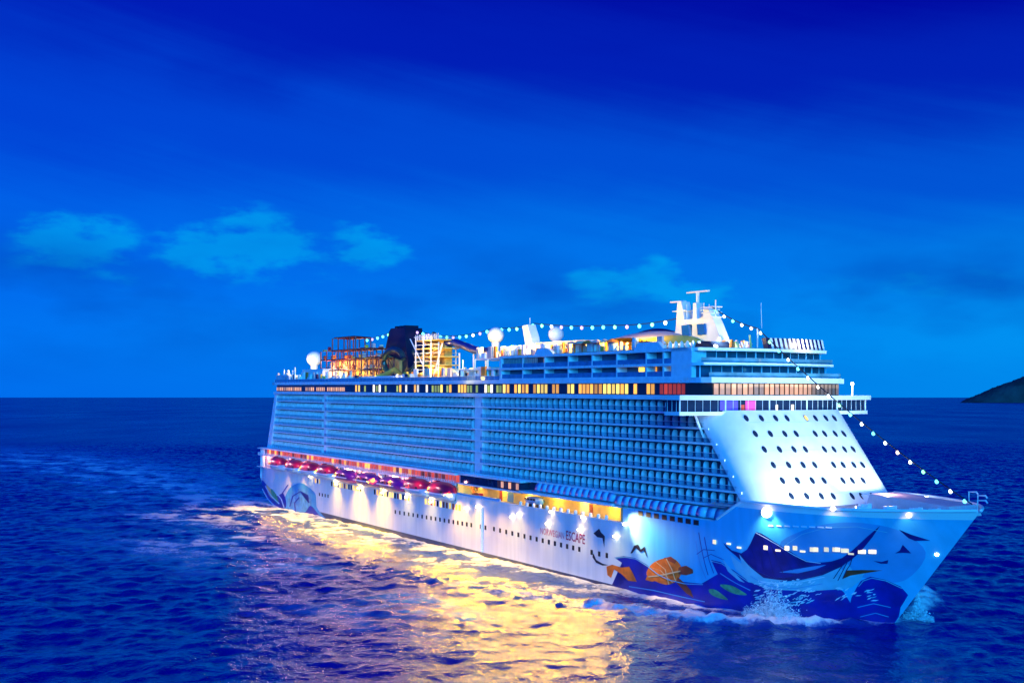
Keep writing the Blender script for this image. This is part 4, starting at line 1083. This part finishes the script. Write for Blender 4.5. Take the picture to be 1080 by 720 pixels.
# ================================================================== SEA
def spectrum(n, Lm, wind, amp, seed, lmin, wd=(1, .35)):
    g = np.random.default_rng(seed)
    k = np.fft.fftfreq(n, Lm / n) * 2 * np.pi
    kx, ky = np.meshgrid(k, k); kk = np.sqrt(kx ** 2 + ky ** 2); kk[0, 0] = 1
    w = np.array(wd) / np.linalg.norm(wd); Lw = wind ** 2 / 9.81
    ph = np.exp(-1 / (kk * Lw) ** 2) / kk ** 4 * (.25 + ((kx * w[0] + ky * w[1]) / kk) ** 2) * np.exp(-(kk * lmin) ** 2)
    ph[0, 0] = 0
    hh = np.fft.ifft2(np.sqrt(ph) * (g.normal(size=(n, n)) + 1j * g.normal(size=(n, n)))).real
    return hh / hh.std() * amp
T1 = spectrum(512, 230.0, 5.2, .17, 3, .30, (.5, 1)); T2 = spectrum(512, 143.0, 3.6, .11, 5, .25, (-.3, 1))
def sample(T, Lm, x, y):
    n = T.shape[0]; fx_ = (x / Lm * n) % n; fy_ = (y / Lm * n) % n
    i = fx_.astype(int) % n; j = fy_.astype(int) % n; a = fx_ - np.floor(fx_); b = fy_ - np.floor(fy_)
    i1, j1 = (i + 1) % n, (j + 1) % n
    return T[j, i] * (1 - a) * (1 - b) + T[j, i1] * a * (1 - b) + T[j1, i] * (1 - a) * b + T[j1, i1] * a * b
X0, X1, Y0_, Y1 = -560.0, 560.0, -20.0, 1180.0
STEP = .95
nx, ny = int((X1 - X0) / STEP) + 1, int((Y1 - Y0_) / STEP) + 1
xs, ys = np.linspace(X0, X1, nx), np.linspace(Y0_, Y1, ny)
GX, GY = np.meshgrid(xs, ys)
H_ = sample(T1, 230, GX + 11, GY) + sample(T2, 143, GX * .83 + GY * .56, GY * .83 - GX * .56)
du_ = (GX - ORG.x) * AX.x + (GY - ORG.y) * AX.y
dt_ = (GX - ORG.x) * PX.x + (GY - ORG.y) * PX.y
edge = np.clip(np.minimum.reduce([GX - X0, X1 - GX, GY - Y0_, Y1 - GY]) / 260, 0, 1)
# divergent bow wave and flank wash beside the ship
cu_ = np.array([16, 10, 2, -10, -35, -70, -120, -200, -280]); ct_ = np.array([9, 18, 27, 34, 43, 51, 59, 69, 78.])
def crest(u): return np.interp(-u, -cu_, ct_)
at_ = np.abs(dt_)
dc = at_ - crest(du_)
ahead = np.clip((17 - du_) / 3, 0, 1)
bwv = np.exp(-(dc / 5.5) ** 2) * np.exp(-np.clip(-du_, 0, 400) / 70) * ahead
H_ = H_ * (1 - .35 * np.clip(bwv, 0, 1)) + 1.5 * bwv * (1 + .5 * sample(T1, 90, GX, GY) / T1.std())
hb_ = np.where(du_ > -40, BM * (1 - np.clip((du_ + 40) / 58.5, 0, 1) ** 3.2), BM)
side_d = at_ - hb_
fl_ = (du_ > -286) & (du_ < 19)
foam = 1.1 * bwv
foam = np.maximum(foam, np.where(fl_, np.exp(-np.clip(side_d, 0, 99) / 5.0) * 1.0, 0))
foam = np.maximum(foam, np.where(fl_ & (side_d > 0), (.30 * np.exp(-np.clip(-du_, 0, 400) / 160) + .06) * np.clip(-dc / 8, 0, 1), 0))
# stern wash and the curving wake it leaves
Ns = lambda sc_, ox=0.: sample(T1, 230 * sc_, GX + ox * sc_, GY * .8 - ox) / T1.std()
N1, N2 = Ns(1.6, 37), Ns(.55, 91)
ragged = np.clip(.75 + .45 * N1 + .35 * N2, 0, 1.5)
beh = np.clip((-283 - du_) / 10, 0, 1); dist = np.clip(-283 - du_, 0, 999)
foam = np.maximum(foam, beh * np.exp(-((dt_ + 3 * N1) / (19 + .03 * dist)) ** 4) * (.08 + .6 * np.exp(-dist / 35)) * ragged)
trail = [(-70, 402), (-89, 432), (-117, 487), (-146, 537), (-198, 636), (-255, 725), (-315, 804), (-430, 930)]
best = np.full(GX.shape, 1e9); pos = np.zeros(GX.shape); acc = 0.
WX, WY = GX + 4 * N1, GY + 7 * N1
for (ax_, ay_), (bx_, by_) in zip(trail[:-1], trail[1:]):
    ll = math.hypot(bx_ - ax_, by_ - ay_); s_ = np.clip(((WX - ax_) * (bx_ - ax_) + (WY - ay_) * (by_ - ay_)) / ll ** 2, 0, 1)
    d_ = np.hypot(WX - ax_ - s_ * (bx_ - ax_), WY - ay_ - s_ * (by_ - ay_)); m_ = d_ < best
    best = np.where(m_, d_, best); pos = np.where(m_, acc + s_ * ll, pos); acc += ll
foam = np.maximum(foam, np.exp(-(best / (6 + .03 * pos)) ** 2) * (.82 - .0007 * pos).clip(.2, 1) * ragged)
foam = np.maximum(foam, np.exp(-(best / (22 + .08 * pos)) ** 2) * .62 * np.clip(.8 + .4 * N1, 0, 1.3))
for cx_, cy_, ra_, rb_, am_ in ((-84, 345, 34, 42, .58), (-105, 420, 40, 40, .62), (-62, 300, 26, 26, .42), (-20, 232, 22, 26, .34), (-60, 470, 40, 22, .3)):
    foam = np.maximum(foam, am_ * np.exp(-((GX - cx_) / ra_) ** 2 - ((GY - cy_) / rb_) ** 2) * ragged)
foam = np.where(side_d < 60, foam * (.72 + .28 * np.clip(ragged, 0, 1.2)), foam)
wash = np.where(fl_ & (side_d < 40), .25, 1.0) * foam
foam = np.maximum(foam, np.where(fl_ & (side_d > 0), (.24 + .62 * np.exp(-side_d / 15)) * np.clip((-14 - du_) / 30, 0, 1) * np.clip(.62 + .28 * N1 + .30 * N2, 0, 1.25) * np.exp(-np.clip(side_d - 30, 0, 99) / 14), 0))  # flank foam widened so it catches the warm light beside the hull
calm = np.clip(foam * 1.2, 0, .5)
Z = H_ * edge * (1 - calm * .5) * np.where((side_d < -1) & fl_, 0, 1)
co = np.empty((ny * nx, 3)); co[:, 0] = GX.ravel(); co[:, 1] = GY.ravel(); co[:, 2] = Z.ravel()
idx = np.arange(nx * ny).reshape(ny, nx)
quads = np.stack([idx[:-1, :-1], idx[:-1, 1:], idx[1:, 1:], idx[1:, :-1]], -1).reshape(-1, 4)
BIG = 90000.0
oc = [(-BIG, -BIG), (BIG, -BIG), (BIG, BIG), (-BIG, BIG)]; ic = [(X0, Y0_), (X1, Y0_), (X1, Y1), (X0, Y1)]
extra = np.array([(a, b, 0) for a, b in oc + ic]); e0 = nx * ny
ring = np.array([(e0 + i, e0 + (i + 1) % 4, e0 + 4 + (i + 1) % 4, e0 + 4 + i) for i in range(4)])
co = np.vstack([co, extra]); quads = np.vstack([quads, ring])
me = bpy.data.meshes.new("sea")
me.vertices.add(len(co)); me.vertices.foreach_set("co", co.ravel())
me.loops.add(quads.size); me.loops.foreach_set("vertex_index", quads.ravel().astype(np.int32))
me.polygons.add(len(quads)); me.polygons.foreach_set("loop_start", np.arange(0, quads.size, 4, dtype=np.int32))
me.polygons.foreach_set("use_smooth", np.ones(len(quads), dtype=bool))
fa = me.attributes.new("foam", 'FLOAT', 'POINT'); fa.data.foreach_set("value", np.concatenate([(foam * edge).ravel(), np.zeros(8)]).astype(np.float32))
fb = me.attributes.new("wash", 'FLOAT', 'POINT'); fb.data.foreach_set("value", np.concatenate([(wash * edge).ravel(), np.zeros(8)]).astype(np.float32))
me.update(); me.validate()
sea = link("sea", me); sea["kind"] = "structure"
def sea_mat():
    m = bpy.data.materials.new("sea_water"); m.use_nodes = True
    nt = m.node_tree; b = nt.nodes["Principled BSDF"]; N = nt.nodes.new; L = nt.links.new
    g = N("ShaderNodeNewGeometry")
    def noise(scale, det, stretch=(1, 1, 1), rough=.55):
        mp = N("ShaderNodeMapping"); mp.inputs["Scale"].default_value = stretch; L(g.outputs["Position"], mp.inputs[0])
        n = N("ShaderNodeTexNoise"); n.inputs["Scale"].default_value = scale; n.inputs["Detail"].default_value = det; n.inputs["Roughness"].default_value = rough
        L(mp.outputs[0], n.inputs["Vector"]); return n.outputs["Fac"]
    def mth(op, a, c=None, d=None):
        n = N("ShaderNodeMath"); n.operation = op
        for i, v in enumerate((a, c, d)):
            if v is None: continue
            if isinstance(v, (int, float)): n.inputs[i].default_value = v
            else: L(v, n.inputs[i])
        return n.outputs[0]
    at = N("ShaderNodeAttribute"); at.attribute_name = "foam"
    n1, n2 = noise(.28, 5, (1, .7, 1), .6), noise(1.1, 5, (1, .8, 1))
    pat = mth("ADD", mth("MULTIPLY", n1, .65), mth("MULTIPLY", n2, .5))
    f = N("ShaderNodeMapRange"); f.interpolation_type = 'SMOOTHSTEP'
    L(mth("ADD", mth("MULTIPLY", at.outputs["Fac"], .85), pat), f.inputs[0]); f.inputs[1].default_value = .84; f.inputs[2].default_value = 1.32
    fm_ = mth("MULTIPLY", f.outputs[0], mth("MINIMUM", mth("MULTIPLY", at.outputs["Fac"], 3.0), 1.0))
    mx = N("ShaderNodeMix"); mx.data_type = 'RGBA'; L(fm_, mx.inputs[0]); mx.inputs[6].default_value = (.0003, .003, .22, 1); mx.inputs[7].default_value = (.74, .80, .84, 1)
    # aerated water under and around the foam
    mx0 = N("ShaderNodeMix"); mx0.data_type = 'RGBA'; aw_ = N("ShaderNodeAttribute"); aw_.attribute_name = "wash"
    L(mth("MINIMUM", mth("MULTIPLY", aw_.outputs["Fac"], 1.4), .95), mx0.inputs[0]); mx0.inputs[6].default_value = (.0003, .003, .22, 1); mx0.inputs[7].default_value = (.05, .36, .66, 1)
    L(mx0.outputs[2], mx.inputs[6]); L(mx.outputs[2], b.inputs["Base Color"])
    ln = N("ShaderNodeVectorMath"); ln.operation = 'LENGTH'; L(g.outputs["Position"], ln.inputs[0])
    fr = N("ShaderNodeMapRange"); L(ln.outputs["Value"], fr.inputs[0]); fr.inputs[1].default_value = 250; fr.inputs[2].default_value = 1200; fr.inputs[3].default_value = .10; fr.inputs[4].default_value = .29
    far = mth("MULTIPLY", fr.outputs[0], mth("MULTIPLY_ADD", noise(.006, 5, (1, .35, 1), .65), 1.0, .5))
    rg = mth("MULTIPLY_ADD", fm_, .5, far); L(rg, b.inputs["Roughness"])
    b.inputs["IOR"].default_value = 1.42
    bp1 = N("ShaderNodeBump"); bp1.inputs["Filter Width"].default_value = .12; bp1.inputs["Strength"].default_value = .62; bp1.inputs["Distance"].default_value = .9
    hgt = mth("ADD", mth("MULTIPLY", noise(.16, 4, (1, .6, 1)), 1.3), mth("ADD", mth("MULTIPLY", noise(.55, 4, (1, .75, 1)), .55), mth("MULTIPLY", noise(1.9, 3), .14)))
    hgt = mth("ADD", hgt, mth("MULTIPLY", noise(.03, 3, (1, .6, 1)), 5.0))
    L(hgt, bp1.inputs["Height"]); L(bp1.outputs[0], b.inputs["Normal"])
    return m
me.materials.append(sea_mat())

# spray thrown up where the bow cuts the sea
def spray(name, label, cu0, ct0, side, n_, ru, rt, hz, seed):
    g = random.Random(seed); b = MB()
    for _ in range(n_):
        a, r_ = g.uniform(0, 6.28), g.random() ** .7
        u = cu0 + ru * r_ * math.cos(a); t = ct0 + rt * r_ * math.sin(a)
        z = hz * (1 - r_) ** 1.3 * g.random() ** .8 * (.55 + .45 * math.sin(3.1 * u + 1)) + g.expovariate(3); s = g.uniform(.03, .16) * g.choice((.6, 1, 1, 1.6))
        q = [Vector((g.uniform(-1, 1), g.uniform(-1, 1), g.uniform(-1, 1))).normalized() * s for _ in range(4)]
        b.add([Vector((u, t, z)) + v for v in q], [(0, 1, 2), (0, 2, 3), (0, 3, 1), (1, 3, 2)])
    o = b.build(name, mat("spray_white", (.62, .80, .88), .8, vary=.1)); o.matrix_world = SHIP; o["kind"] = "stuff"; o["label"] = label
    return o
spray("bow_spray", "white spray bursting beside the painted bow", 5.5, -17.0, -1, 15000, 8.5, 3.4, 8.0, 1)
spray("bow_spray", "white spray on the far side of the stem", 18.5, 6.5, 1, 6000, 3.0, 2.6, 5.5, 2)

# ================================================================== ISLAND
def at_d(px, D): return (px - 540) / FPX * D
isl = MB(); D0 = 8600.0; P_ = []
prof = [(1012, 424.5), (1020, 421), (1030, 417), (1045, 411.5), (1058, 407), (1070, 403.5), (1082, 401.5), (1100, 399), (1130, 400), (1170, 405), (1220, 413), (1260, 424.5)]
xp = np.array([at_d(a, D0) for a, b in prof]); hp_ = np.array([max(0, (424.5 - b)) / FPX * D0 for a, b in prof])
T3 = spectrum(256, 2500, 60, 1.0, 9, 20, (1, 1))
for j in range(41):
    y = D0 - 300 + j * 13; v = (j - 20) / 20
    row = []
    for x in np.linspace(xp[0], xp[-1], 150):
        hgt = np.interp(x, xp, hp_) * max(0, 1 - abs(v) ** 2.2)
        rgh = float(sample(T3, 2500, np.array([x]), np.array([y]))[0])
        row.append((x * (y + 40) / D0, y + 40, hgt * (1 + .16 * rgh) - 1 + (4 * rgh + rng.normal() * 2.2 if hgt > 10 else 0)))
    P_.append(row)
isl.grid(P_); io = isl.build("island", mat("island_scrub", (.035, .05, .05), .9, vary=.5, scale=.01), None, True); io["kind"] = "structure"
